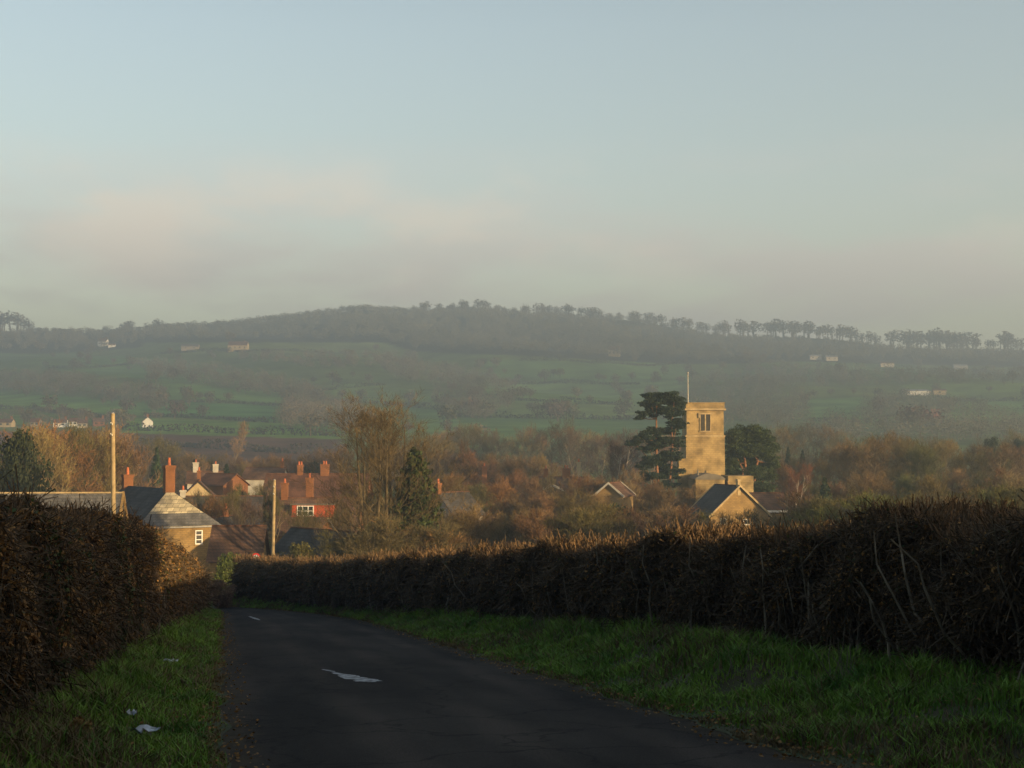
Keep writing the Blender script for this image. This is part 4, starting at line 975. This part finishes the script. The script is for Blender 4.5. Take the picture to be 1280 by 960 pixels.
def house(name, label, px, py_base_unused, D, L_, W, eave, ridge, rz, wallm, roofm, hip=(0, 0), chim=(), wins=(), door=None, cat='house', zoff=0, ridge_tiles=True, px_ridge_y=None, group=None, oh=.3, verge=None):
    """eave and ridge are photo rows at depth D; px the photo column of the centre"""
    P = at(px, 560, D); x, y = P[0], D; gz = float(ground(x, y))
    e = at(px, eave, D)[2] - gz; r = at(px, ridge, D)[2] - gz
    root = empty(name, (x, y, gz), rz); tag(root, label, cat, group)
    wb = Bag(); hx, hy = L_ / 2, W / 2
    wb.box((-hx, -hy, -1.2), (hx, hy, e - .03)); 
    s_ = (r - e) / hy
    for sx, hp in ((-1, hip[0]), (1, hip[1])):
        if hp == 0:
            X = sx * hx; X2 = sx * (hx - .3)
            tri = [(X, -hy, e - .03), (X, hy, e - .03), (X, 0, r - .16), (X2, -hy, e - .03), (X2, hy, e - .03), (X2, 0, r - .16)]
            wb.add(tri, [[0, 1, 2], [3, 5, 4]]); wb.add(tri, [[0, 2, 5, 3], [1, 4, 5, 2]])
    wb.obj('wall', wallm, root)
    rb = Bag(); quadroof(rb, L_, W, e, r, hip[0], hip[1], oh); rf = rb.obj('roof', roofm, root)
    if ridge_tiles:
        k = Bag(); a = -hx - oh + hip[0]; c = hx + oh - hip[1]; n = max(2, int((c - a) / .45))
        for q in range(n): k.box((a + (c - a) * q / n + .01, -.11, r - .05), (a + (c - a) * (q + 1) / n - .01, .11, r + .07))
        k.obj('ridge_tiles', M['stone_trim'] if roofm in (M['lichen_slate'], M['slate']) else M['red_tile'], rf)
    if verge:
        for sx in (-1, 1):
            if hip[0 if sx < 0 else 1]: continue
            k = Bag(); X = sx * (hx + oh + .04)
            for sy in (-1, 1):
                A = np.array([X, sy * (hy + oh), e - oh * s_]); Bq = np.array([X, 0, r + .02])
                Vv = [A + [-.08, 0, -.18], A + [.08, 0, -.18], Bq + [.08, 0, -.18], Bq + [-.08, 0, -.18], A + [-.08, 0, .1], A + [.08, 0, .1], Bq + [.08, 0, .1], Bq + [-.08, 0, .1]]
                k.add(Vv, [[0, 1, 2, 3], [4, 7, 6, 5], [0, 4, 5, 1], [1, 5, 6, 2], [3, 2, 6, 7], [0, 3, 7, 4]])
            k.obj('bargeboard', verge, rf)
    for c in chim:     # (x along ridge, y, width, height above ridge, material, pots)
        cx_, cy_, cw, ch, cm, pots = c; k = Bag()
        k.box((cx_ - cw / 2, cy_ - cw * .38, r - 1.2 - abs(cy_) * s_), (cx_ + cw / 2, cy_ + cw * .38, r + ch - .22), 0)
        k.box((cx_ - cw / 2 - .06, cy_ - cw * .38 - .06, r + ch - .22), (cx_ + cw / 2 + .06, cy_ + cw * .38 + .06, r + ch), 0)
        for q in range(pots):
            ox = (q - (pots - 1) / 2) * .36
            k.tubes(np.array([[cx_ + ox, cy_, r + ch]]), np.array([[cx_ + ox, cy_, r + ch + .5]]), .14, .11, 8, 1)
        k.obj('chimney', [cm, M['pot']], rf)
    for wdw in wins:   # (face, u, z, w, h, panes) face: f(-y) b(+y) l(-x) r(+x)
        window(root, wdw, hx, hy, e)
    if door:
        face, u, w_, h_ = door; k = Bag()
        y_ = -hy - .04; k.box((u - w_ / 2, y_, 0), (u + w_ / 2, y_ + .03, h_)); k.obj('door', M['wood'], root)
    return root, e, r
def window(root, wdw, hx, hy, e, off=0):
    face, u, z, w_, h_, nx, nz_ = wdw
    def put(b, u0, z0, u1, z1, d0, d1):
        if face == 'f': b.box((u0, -hy - d1, z0), (u1, -hy - d0, z1))
        elif face == 'l': b.box((-hx - d1, u0, z0), (-hx - d0, u1, z1))
        else: b.box((hx + d0, u0, z0), (hx + d1, u1, z1))
    f = Bag(); t = .09
    put(f, u - w_ / 2, z, u + w_ / 2, z + t, .01, .06); put(f, u - w_ / 2, z + h_ - t, u + w_ / 2, z + h_, .01, .06)
    put(f, u - w_ / 2, z + t, u - w_ / 2 + t, z + h_ - t, .01, .058); put(f, u + w_ / 2 - t, z + t, u + w_ / 2, z + h_ - t, .01, .058)
    for q in range(1, nx): c = u - w_ / 2 + w_ * q / nx; put(f, c - .035, z + t, c + .035, z + h_ - t, .01, .05)
    for q in range(1, nz_): c = z + h_ * q / nz_; put(f, u - w_ / 2 + t, c - .035, u + w_ / 2 - t, c + .035, .01, .052)
    fr = f.obj('window', M['white'], root)
    p = Bag(); put(p, u - w_ / 2 + .02, z + .02, u + w_ / 2 - .02, z + h_ - .02, .004, .02); p.obj('pane', M['glass'], fr)
    s = Bag(); put(s, u - w_ / 2 - .08, z - .1, u + w_ / 2 + .08, z - .01, .01, .12); s.obj('sill', M['stone_trim'], fr)

# stone house by the lane with hipped slate end (ridge runs away from us, its hip faces us)
def left_house():
    D = 138; W = 7.8; Lh = 17.0
    rz = -pi / 2 + R(32)       # local +x points towards the camera
    P = at(225, 560, D); front = np.array([P[0], D])
    dirx = np.array([cos(rz), sin(rz)]); cen = front - dirx * (Lh / 2)
    gz = float(ground(*front)); e = at(222, 655, D)[2] - gz; r = at(222, 611, D + 3.2)[2] - gz
    root = empty('stone_house', (cen[0], cen[1], gz), rz)
    tag(root, 'honey stone house by the lane with lichened hipped slate end and tall brick chimney', 'house')
    hx, hy = Lh / 2, W / 2
    wb = Bag(); wb.box((-hx, -hy, -1.5), (hx, hy, e - .03)); wb.obj('wall', M['cottage_stone'], root)
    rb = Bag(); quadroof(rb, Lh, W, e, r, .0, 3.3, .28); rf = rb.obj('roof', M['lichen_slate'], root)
    # shade of the slope facing away, put into colour: dark sheets on both slopes
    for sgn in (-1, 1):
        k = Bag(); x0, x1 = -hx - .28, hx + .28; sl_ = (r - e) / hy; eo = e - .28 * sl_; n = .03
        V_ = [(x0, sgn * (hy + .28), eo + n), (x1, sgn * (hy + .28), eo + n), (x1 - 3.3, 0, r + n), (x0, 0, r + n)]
        k.add(V_, [[0, 1, 2, 3] if sgn < 0 else [3, 2, 1, 0]]); k.obj('shade_slates', M['dark_slate'], rf)
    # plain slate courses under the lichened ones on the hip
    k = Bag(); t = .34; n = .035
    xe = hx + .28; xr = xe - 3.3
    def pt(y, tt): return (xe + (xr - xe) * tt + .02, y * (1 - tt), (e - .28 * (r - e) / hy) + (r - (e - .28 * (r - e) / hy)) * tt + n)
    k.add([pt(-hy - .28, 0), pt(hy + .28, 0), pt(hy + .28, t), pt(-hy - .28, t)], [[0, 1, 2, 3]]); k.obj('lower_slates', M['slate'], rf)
    for (cx_, h_, w_) in ((hx - 3.1, 2.3, .95), (-hx + .6, 1.2, 1.0)):
        k = Bag(); k.box((cx_ - .4, -w_ / 2, r - 1), (cx_ + .4, w_ / 2, r + h_ - .3)); k.box((cx_ - .46, -w_ / 2 - .06, r + h_ - .3), (cx_ + .46, w_ / 2 + .06, r + h_))
        k.tubes(np.array([[cx_, .0, r + h_]]), np.array([[cx_, .0, r + h_ + .75]]), .17, .13, 8, 1)
        k.obj('chimney', [M['brick'], M['pot']], rf)
    g_ = Bag(); g_.box((hx + .28, -hy - .3, e - .36), (hx + .38, hy + .3, e - .24)); g_.obj('gutter', M['metal'], rf)
    window(root, ('r', hy * .50, e - 2.0, .72, 1.35, 1, 3), hx, hy, e)
    return root
left_house()

# long grey barn
house('stone_barn', 'long low barn with grey slate roof and yellow stone coping, behind the leafy hedge', 62, 0, 118, 11.5, 8.5, 700, 616, R(4), M['cottage_stone'], M['slate'], cat='barn', verge=M['cottage_stone'], oh=.2)

house('cottage', 'tan gabled cottage with brown roof over the dark slate roofs', 249, 0, 205, 9, 4.4, 618, 600, -pi / 2 + R(12), M['cream'], M['tile'], chim=((-3, 0, .7, 1.3, M['brick'], 1),))
house('cottage', 'red tiled cottage beside the white chimneyed house', 277, 0, 232, 6, 6, 605, 592, R(-30), M['brick'], M['red_tile'])
house('cottage', 'small cottage with two pale chimneys above the tan gable', 257, 0, 245, 5.5, 6, 602, 589, R(8), M['render_wall'], M['tile'], chim=((-1.6, 0, .9, 1.5, M['render_wall'], 1), (1.7, 0, .9, 1.2, M['render_wall'], 1)))
house('cottage', 'cottage with long dark slate roof between stone house and second pole', 275, 0, 168, 9.5, 7, 650, 620, R(4), M['grey_stone'], M['dark_slate'], chim=((-4.2, 0, .6, .7, M['render_wall'], 1),))
house('cottage', 'low cottage with plain slate roof and a small brick stack by the lane', 283, 0, 150, 6.5, 6, 660, 645, R(75), M['grey_stone'], M['dark_slate'], chim=((0, 0, .55, .8, M['brick'], 1),))
house('outbuilding', 'low stone outbuilding with mossy brown roof at the lane bend', 300, 0, 122, 4.0, 5.5, 694, 657, R(3), M['cottage_stone'], M['tile'], cat='outbuilding')
house('cottage', 'grey white gabled house with purple brown roof left of the long red roof', 333, 0, 262, 7, 6, 597, 584, R(-6), M['render_wall'], M['tile'], chim=((3, 0, .6, 1.1, M['brick'], 1),), wins=(('f', -1.5, 2.2, .9, 1, 2, 2), ('f', 1.2, 2.2, .9, 1, 2, 2)))
house('terrace', 'terrace with a long red brown ridge and two short stacks', 398, 0, 215, 15, 8, 619, 592, R(-2), M['brick'], M['red_tile'], chim=((-2.7, 0, .8, 1.3, M['brick'], 2), (1.0, 0, 1.2, 1.4, M['brick'], 2)))
# dormer house
root, e, r = house('dormer_house', 'house with bright red tile-hung dormer, white window and grey slate roof', 402, 0, 168, 9.2, 8, 664, 622, R(-3), M['brick'], M['tile'], chim=((-4.3, 0, .75, 1.7, M['brick'], 1), (-1.6, 1.2, .8, 2.3, M['brick'], 1)),
                  wins=(('f', -1.2, 1.2, 1.4, 1.1, 2, 1), ('f', 3.0, 1.2, 1.2, 1.1, 2, 1)))
k = Bag(); zt = e + (r - e) * .80; zb = e + (r - e) * .46; yb = -4 * (1 - .46) - .05
k.box((-3.0, yb, zb - .15), (1.8, .2, zt)); dm = k.obj('dormer', M['hung_tile'], root)
k = Bag(); k.box((-3.15, yb - .2, zt), (1.95, 1.2, zt + .12)); k.obj('dormer_roof', M['lead'], dm)
k = Bag(); k.box((-3.05, yb - .12, zb - .24), (1.85, yb - .01, zb - .16)); k.obj('dormer_trim', M['white'], dm)
def flatwin(parent, x0, x1, z0, z1, y, nx, nz_, name='window'):
    f = Bag(); t = .1
    f.box((x0, y - .06, z0), (x1, y - .01, z0 + t)); f.box((x0, y - .06, z1 - t), (x1, y - .01, z1)); f.box((x0, y - .058, z0 + t), (x0 + t, y - .01, z1 - t)); f.box((x1 - t, y - .058, z0 + t), (x1, y - .01, z1 - t))
    for q in range(1, nx): c = x0 + (x1 - x0) * q / nx; f.box((c - .05, y - .05, z0 + t), (c + .05, y - .01, z1 - t))
    for q in range(1, nz_): c = z0 + (z1 - z0) * q / nz_; f.box((x0 + t, y - .048, c - .03), (x1 - t, y - .01, c + .03))
    f.box((x0 + .02, y - .02, z0 + .02), (x1 - .02, y - .005, z1 - .02), 1)
    return f.obj(name, [M['white'], M['glass']], parent)
flatwin(dm, -2.4, -.45, zb + .05, zb + 1.25, yb, 3, 2)
house('brick_annexe', 'narrow brick annexe with a stack standing before the dormer house', 411, 0, 158, 1.6, 2.5, 668, 648, R(88), M['brick'], M['slate'], cat='outbuilding', oh=.1)
house('shed', 'black roofed low shed behind the hedge by the second pole', 404, 0, 128, 10, 7, 708, 662, R(-50), M['grey_stone'], M['dark_slate'], cat='shed')
house('cottage', 'cottage with red chimney stacks half hidden in reddish trees', 590, 0, 232, 10, 7, 622, 606, R(5), M['brick'], M['red_tile'], chim=((-3.3, 0, .8, 1.4, M['brick'], 1), (2.0, 0, .8, 3.0, M['brick'], 1)))
house('cottage', 'cottage with grey roof and blue shaded side beside the narrow conifer', 566, 0, 170, 5, 5, 640, 615, R(50), M['grey_stone'], M['dark_slate'], chim=((-2.5, 0, .6, 1.1, M['brick'], 1),))
house('long_cottage', 'long cottage with pale ridge and three stacks above the middle scrub', 704, 0, 232, 7.5, 7, 609, 596, R(-3), M['cottage_stone'], M['tile'], chim=((-2.8, 0, .7, 1.3, M['brick'], 1), (.5, 0, 1.3, 1.4, M['brick'], 2), (2.5, 0, .6, 2.4, M['cream'], 1)))
house('cottage', 'tan gable with one white bargeboard below the pale-stemmed birch', 768, 0, 190, 6, 3.6, 617, 603, -pi / 2 + R(-18), M['cottage_stone'], M['tile'], verge=M['render_wall'])
house('cottage', 'low stone house end showing a small white gable by the long cottage', 690, 0, 205, 4, 3, 612, 606, -pi / 2, M['cottage_stone'], M['slate'], verge=M['render_wall'], oh=.15)
# cottage below the church
house('church_cottage', 'stone gabled cottage with dark side roof standing below the church', 909, 0, 178, 7, 7.6, 641, 606, -pi / 2 + R(15), M['cottage_stone'], M['dark_slate'],
      wins=(('r', -2.1, 3.0, .8, .75, 1, 1), ('r', 1.0, 2.9, 1.0, .7, 2, 1)), chim=((3.3, 0, .5, .75, M['stone_trim'], 0),), verge=M['stone_trim'])
k = house('cottage', 'lean-to wing with brown roof and white gutter right of the church cottage', 949, 0, 183, 5.5, 6, 637, 616, R(-4), M['cottage_stone'], M['tile'])[0]
b_ = Bag(); b_.box((-3.1, -3.45, at(949, 639, 183)[2] - k.location.z), (3.1, -3.33, at(949, 637, 183)[2] - k.location.z + .05)); b_.obj('gutter', M['white'], k)

# church -------------------------------------------------------------
def church():
    D = 214; xl = at(857.5, 560, D)[0]; xr = at(906, 560, D)[0]; W = xr - xl; cx = (xl + xr) / 2; cy = D + W / 2
    gz = float(ground(cx, cy)); Z = lambda py, d=D: at(880, py, d)[2] - gz
    root = empty('church', (cx, cy, gz)); tag(root, 'square golden stone church tower with parapet, belfry window and low nave', 'church')
    h = W / 2; top = Z(503); cor = Z(512); stg = Z(545)
    b = Bag(); b.box((-h, -h, -2), (h, h, stg)); b.box((-h + .12, -h + .12, stg), (h - .12, h - .12, cor))
    b.obj('tower', M['stone'], root)
    b = Bag(); b.box((-h - .08, -h - .08, stg - .12), (h + .08, h + .08, stg + .12)); b.obj('string_course', M['stone_trim'], root)
    b = Bag(); b.box((-h - .18, -h - .18, cor - .1), (h + .18, h + .18, cor + .18)); b.obj('cornice', M['stone_trim'], root)
    b = Bag(); t = .35
    b.box((-h, -h, cor + .18), (h, -h + t, top - .12)); b.box((-h, h - t, cor + .18), (h, h, top - .12)); b.box((-h, -h + t, cor + .18), (-h + t, h - t, top - .12)); b.box((h - t, -h + t, cor + .18), (h, h - t, top - .12))
    b.box((-h - .06, -h - .06, top - .12), (h + .06, -h + t + .05, top)); b.box((-h - .06, h - t - .05, top - .12), (h + .06, h + .06, top)); b.box((-h - .06, -h + t + .05, top - .12), (-h + t + .05, h - t - .05, top)); b.box((h - t - .05, -h + t + .05, top - .12), (h + .06, h - t - .05, top))
    b.obj('parapet', M['stone'], root)
    b = Bag(); b.box((-h + t, -h + t, cor - .1), (h - t, h - t, cor + .4)); b.obj('tower_roof', M['lead'], root)
    # belfry window: two tall lights under a square hood
    wx0 = at(876, 560, D)[0] - cx; wx1 = at(888, 560, D)[0] - cx; z0 = Z(538.5); z1 = Z(518); y = -h + .12
    b = Bag(); f = .13; mid = (wx0 + wx1) / 2
    b.box((wx0 - f, y - .1, z0), (wx0, y + .02, z1)); b.box((wx1, y - .1, z0), (wx1 + f, y + .02, z1)); b.box((mid - .09, y - .09, z0), (mid + .09, y + .02, z1))
    b.box((wx0 - f - .2, y - .2, z1), (wx1 + f + .2, y + .02, z1 + .2)); b.box((wx0 - f - .2, y - .19, z1 - .5), (wx0 - f, y + .02, z1)); b.box((wx0 - f - .1, y - .16, z0 - .16), (wx1 + f + .1, y + .02, z0))
    wf = b.obj('belfry_window', M['stone_trim'], root)
    b = Bag(); n = 11
    b.box((wx0, y - .02, z0), (wx1, y - .004, z1), 0)
    for q in range(n):
        zz = z0 + (z1 - z0) * (q + .3) / n; b.box((wx0 + .01, y - .07, zz), (mid - .1, y - .021, zz + .07)); b.box((mid + .1, y - .07, zz), (wx1 - .01, y - .021, zz + .07))
    b.obj('louvre', M['louvre'], wf)
    # small slit and buttress
    b = Bag(); b.box((-.12, -h - .02, Z(596)), (.12, -h - .004, Z(588))); b.obj('slit_window', M['louvre'], root)
    # stair turret and lean-to on the left
    tx0 = at(847, 560, D)[0] - cx; tx1 = at(864, 560, D)[0] - cx; tz = Z(573)
    b = Bag(); b.box((tx0, -h - 1.4, -2), (tx1, -h + .8, tz - .35)); b.box((tx0 - .08, -h - 1.48, tz - .35), (tx1 + .08, -h + .8, tz - .18)); b.box((tx0 - .02, -h - 1.42, tz - .18), (tx1 + .02, -h + .8, tz))
    b.box((tx0 + .05, -h - 1.50, Z(583)), (tx1 - .05, -h - 1.4, Z(581)))
    b.obj('stair_turret', M['stone'], root)
    # nave and porch in front
    nx0 = at(874, 560, 200)[0] - cx; nx1 = at(911, 560, 200)[0] - cx; nz = Z(595, 202)
    b = Bag(); b.box((nx0, -h - 10, -2), (nx1, -h - 1.5, nz - .5)); b.obj('nave', M['stone'], root)
    b = Bag(); n = 16; pts = []
    for q in range(n + 1):
        t = q / n; x = nx0 - .1 + (nx1 - nx0 + .2) * t; z = nz - .45 + .75 * sin(pi * t) ** .7; pts.append((x, z))
    V_ = [(x, -h - 10.1, z) for x, z in pts] + [(x, -h - 1.45, z) for x, z in pts]; i = np.arange(n)
    b.add(V_, np.stack([i, i + 1, i + n + 2, i + n + 1], 1)); b.add([(x, -h - 10.1, z) for x, z in pts] + [(pts[0][0], -h - 10.1, nz - .55), (pts[-1][0], -h - 10.1, nz - .55)], [list(range(n + 1)) + [n + 2, n + 1]])
    b.obj('nave_roof', M['lead'], root)
    # right chamber with parapet
    rx0 = at(914, 560, 202)[0] - cx; rx1 = at(946, 560, 202)[0] - cx; rz_ = Z(595, 204)
    b = Bag(); b.box((rx0, -h - 9, -2), (rx1, -h - 2, rz_ - .95)); b.box((rx0 - .1, -h - 9.1, rz_ - .95), (rx1 + .1, -h - 1.9, rz_ - .75)); b.box((rx0, -h - 9, rz_ - .75), (rx1, -h - 2, rz_)); b.obj('chapel', M['stone'], root)
    b = Bag(); b.tubes(np.array([[0, -h - 10.0, nz + .1]]) + [[nx0 + .3, 0, 0]], np.array([[nx0 + .3, -h - 10.0, nz + .9]]), .22, .05, 6); b.obj('finial', M['lead'], root)
    # flagpole
    fx = at(861, 560, D)[0] - cx
    b = Bag(); b.tubes(np.array([[fx, -h + .6, cor]]), np.array([[fx, -h + .6, Z(466)]]), .09, .05, 8)
    b.tubes(np.array([[fx, -h + .6, Z(466)]]), np.array([[fx, -h + .6, Z(465)]]), .12, .12, 8); b.obj('flagpole', M['render_wall'], root)
church()

# far farmhouses -----------------------------------------------------
def farm(label, px, py, L_, W, e, rr, rz, wallm, roofm, name='farmhouse', cat='house', wins=3, chim=True, group=None):
    P = ground_hit(px, py); gz = P[2]; root = empty(name, P, rz); tag(root, label, cat, group)
    b = Bag(); hx, hy = L_ / 2, W / 2; b.box((-hx, -hy, -2), (hx, hy, e))
    for sx in (-1, 1):
        X = sx * hx; X2 = sx * (hx - .3); tri = [(X, -hy, e), (X, hy, e), (X, 0, rr - .1), (X2, -hy, e), (X2, hy, e), (X2, 0, rr - .1)]
        b.add(tri, [[0, 1, 2], [3, 5, 4]])
    b.obj('wall', wallm, root); b = Bag(); quadroof(b, L_, W, e + .05, rr, 0, 0, .3, .15); rf = b.obj('roof', roofm, root)
    if chim:
        b = Bag(); b.box((hx * .6, -.5, rr - .8), (hx * .6 + 1, .5, rr + 1.4)); b.obj('chimney', M['brick'], rf)
    for q in range(wins):
        u = -hx + L_ * (q + .5) / wins; f = Bag(); f.box((u - .7, -hy - .08, e * .4), (u + .7, -hy - .01, e * .75)); f.obj('window', M['glass'], root)
farm('small white farmhouse high on the slope below the skyline gap', 129, 433, 12, 8, 6, 10, R(-10), M['white'], M['tile'])
farm('white outhouse attached beside the small white farmhouse', 140, 434, 9, 6, 3, 5, R(5), M['white'], M['tile'], 'outhouse', wins=1, chim=False)
farm('broad cream farmhouse under the dark hanging wood', 298, 439, 22, 9, 6, 10.5, R(-5), M['cream'], M['red_tile'], wins=4)
farm('faint grey farm building between the white and cream farmhouses', 238, 438, 20, 8, 4, 7, R(3), M['grey_stone'], M['slate'], 'farm_building', 'farm', wins=2, chim=False)
farm('cream cottage with dark roof at the top of the ploughed land', 184, 534, 6.5, 5.5, 3.2, 5.6, R(-70), M['white'], M['tile'], 'cottage', wins=1)
for k, (px, py, L_, lab) in enumerate([(8, 534, 8, 'first from the left of the small cottages above the evergreen'), (45, 533, 5, 'small stone cottage left of the white cottage pair'), (76, 534, 7, 'brightest white cottage in the row beyond the barn trees'),
                                       (92, 533, 4, 'narrow white cottage right of the brightest one'), (103, 535, 5, 'grey white cottage ending the group of three'), (150, 533, 5, 'pinkish cottage just right of the tall pole'), (123, 533, 6, 'dull brick cottage left of the tall pole')]):
    farm(lab, px, py, L_, 5, 2.6, 4.6, R(-8 + 5 * k), M['white'] if k in (2, 3) else M['cream'] if k in (0, 5) else M['render_wall'] if k == 4 else M['brick'] if k == 6 else M['grey_stone'], M['red_tile'] if k % 2 else M['tile'], 'cottage', wins=2, chim=k % 2 == 0, group='small cottages beyond the barn')
farm('pale pinkish house standing alone in the dark hanging wood', 768, 446, 12, 9, 7, 11, R(-15), M['cream'], M['tile'])
farm('long white farm shed above the right hand fields', 1144, 494, 20, 8, 3.4, 4.6, R(2), M['white'], M['metal'], 'farm_shed', 'shed', 0, False)
farm('low grey shed beside the long white farm shed', 1157, 494, 7, 6, 2.8, 4, R(2), M['grey_stone'], M['slate'], 'farm_shed', 'shed', 1, False)
farm('short pinkish white shed at the end of the shed row', 1174, 494, 10, 7, 3.4, 4.8, R(-6), M['cream'], M['tile'], 'farm_shed', 'shed', 1, False)
farm('pale low building in the wood high above the church pine', 1019, 450, 14, 8, 4, 6, R(0), M['render_wall'], M['metal'], 'farm_building', 'farm', 2, False)
farm('second pale low building in the wood high above the church pine', 1039, 451, 14, 8, 4, 6, R(4), M['render_wall'], M['metal'], 'farm_building', 'farm', 2, False)
farm('pale farm building high on the slope under the flat-topped avenue', 1108, 459, 16, 8, 4, 6, R(4), M['render_wall'], M['tile'], 'farm_building', 'farm', 2, False)
farm('blue grey sheds high on the slope near the last skyline row', 1200, 462, 18, 8, 4, 6, R(0), M['metal'], M['metal'], 'farm_shed', 'shed', 0, False)

# ------------------------------------------------------------------ poles, sign, litter
def pole(label, px, top, D, lean, r):
    P = at(px, top, D); gz = float(ground(P[0], D)); H = P[2] - gz
    root = empty('telegraph_pole', (P[0], D, gz)); tag(root, label, 'pole', 'telegraph poles')
    b = Bag(); n = 6; t = np.linspace(0, 1, n)[:, None]
    base = np.array([[-lean * H * -1, 0, -.5]]); A = base * (1 - t) + np.array([[0, 0, H]]) * t
    rr = r * np.linspace(1, .78, n); b.tubes(A[:-1], A[1:], rr[:-1], rr[1:], 10); b.obj('shaft', M['wood'], root, smooth=True)
    b = Bag(); b.tubes(np.array([[0, 0, H]]), np.array([[0, 0, H + .06]]), r * .82, r * .3, 10); b.obj('cap', M['metal'], root)
    for q in range(2):
        b = Bag(); b.tubes(np.array([[-.0, -r * .7, H - .5 - .5 * q]]), np.array([[.0, -r * .7 - .14, H - .42 - .5 * q]]), .03, .045, 6); b.obj('insulator', M['white'], root)
pole('taller sunlit wooden telegraph pole behind the leafy hedge', 141, 517, 66, .020, .12)
pole('shorter thin wooden telegraph pole behind the hedge end at the bend', 343, 600, 100, -.012, .13)

P = at(320, 697, 80); root = empty('speed_sign', (P[0], 80, float(ground(P[0], 80)) )); tag(root, 'small round red and white road sign at the end of the long hedge', 'sign')
zc = P[2] - root.location.z
b = Bag(); b.tubes(np.array([[0, .05, 0.]]), np.array([[0, .05, zc + .2]]), .03, .03, 8); b.obj('post', M['louvre'], root)
def disc(b, r, y0, y1, m=0, n=28):
    t = np.arange(n) * 2 * pi / n
    V_ = np.concatenate([np.stack([r * np.cos(t), np.full(n, y0), zc + r * np.sin(t)], -1), np.stack([r * np.cos(t), np.full(n, y1), zc + r * np.sin(t)], -1)])
    b.add(V_, [list(range(n))], m); b.add(V_, [list(range(2 * n - 1, n - 1, -1))], m); i = np.arange(n); j = (i + 1) % n; b.add(V_, np.stack([i, i + n, j + n, j], 1), m)
b = Bag(); disc(b, .24, 0, .02); b.obj('rim', M['sign_red'], root)
b = Bag(); disc(b, .165, -.012, -.003); b.obj('face', M['litter'], root)

def litter(label, px, py, w_, d_, seed):
    g = np.random.default_rng(seed)
    # on the left verge plane
    s = 1.45 * FPX / (py - 717); l = (px - 280) / FPX * s; x, y = road_xy(s, l); z = float(ground(x, y)) + .2
    b = Bag(); n = 7; X, Y = np.meshgrid(np.linspace(-w_ / 2, w_ / 2, n), np.linspace(-d_ / 2, d_ / 2, 4)); Zt = g.uniform(0, .06, X.shape); Zb = Zt - .004
    X = X + g.normal(0, .01, X.shape); Y = Y + g.normal(0, .015, X.shape)
    V_ = np.concatenate([np.stack([X, Y, Zt], -1).reshape(-1, 3), np.stack([X, Y, Zb], -1).reshape(-1, 3)])
    i = (np.arange(3)[:, None] * n + np.arange(n - 1)[None]).ravel(); b.add(V_, np.concatenate([np.stack([i, i + 1, i + n + 1, i + n], 1), np.stack([i, i + n, i + n + 1, i + 1], 1) + 4 * n]))
    o = b.obj('paper_litter', M['litter'], None, (x, y, z), .1); tag(o, label, 'litter', 'scraps of litter on the narrow verge')
litter('largest bluish white scrap of crumpled litter in the verge grass', 190, 908, .27, .12, 1)
litter('thin pale scrap of litter far up the narrow verge', 218, 822, .26, .10, 2)
litter('tiny pale scrap of litter just above the largest one', 175, 886, .08, .06, 3)
g = np.random.default_rng(77); s = 13.2; x, y = road_xy(s, (113 - 280) / FPX * s); b = Bag()
P = rdir(500, g) * (g.random((500, 1)) ** .5) * [.12, .12, .10]; b.leaves(P, .05, 0, g); o = b.obj('dead_clump', M['hedge_leaf'], None, (x, y, float(ground(x, y)) + .3)); tag(o, 'dark brown dead dock clump in the grass of the narrow verge', 'weed')

# ------------------------------------------------------------------ haze
hz = bpy.data.materials.new('haze'); hz.use_nodes = True; t_ = hz.node_tree; t_.nodes.clear()
o_ = t_.nodes.new('ShaderNodeOutputMaterial'); pv = t_.nodes.new('ShaderNodeVolumePrincipled')
pv.inputs['Color'].default_value = (0.61, 0.81, 1.0, 1); pv.inputs['Density'].default_value = 0.00060; pv.inputs['Anisotropy'].default_value = 0.2
t_.links.new(pv.outputs[0], o_.inputs['Volume'])
b = Bag(); b.box((-1950, -134, -30), (1950, 3060, 265)); o = b.obj('haze', hz); tag(o, 'pale blue winter haze filling the valley', 'haze', kind='stuff')
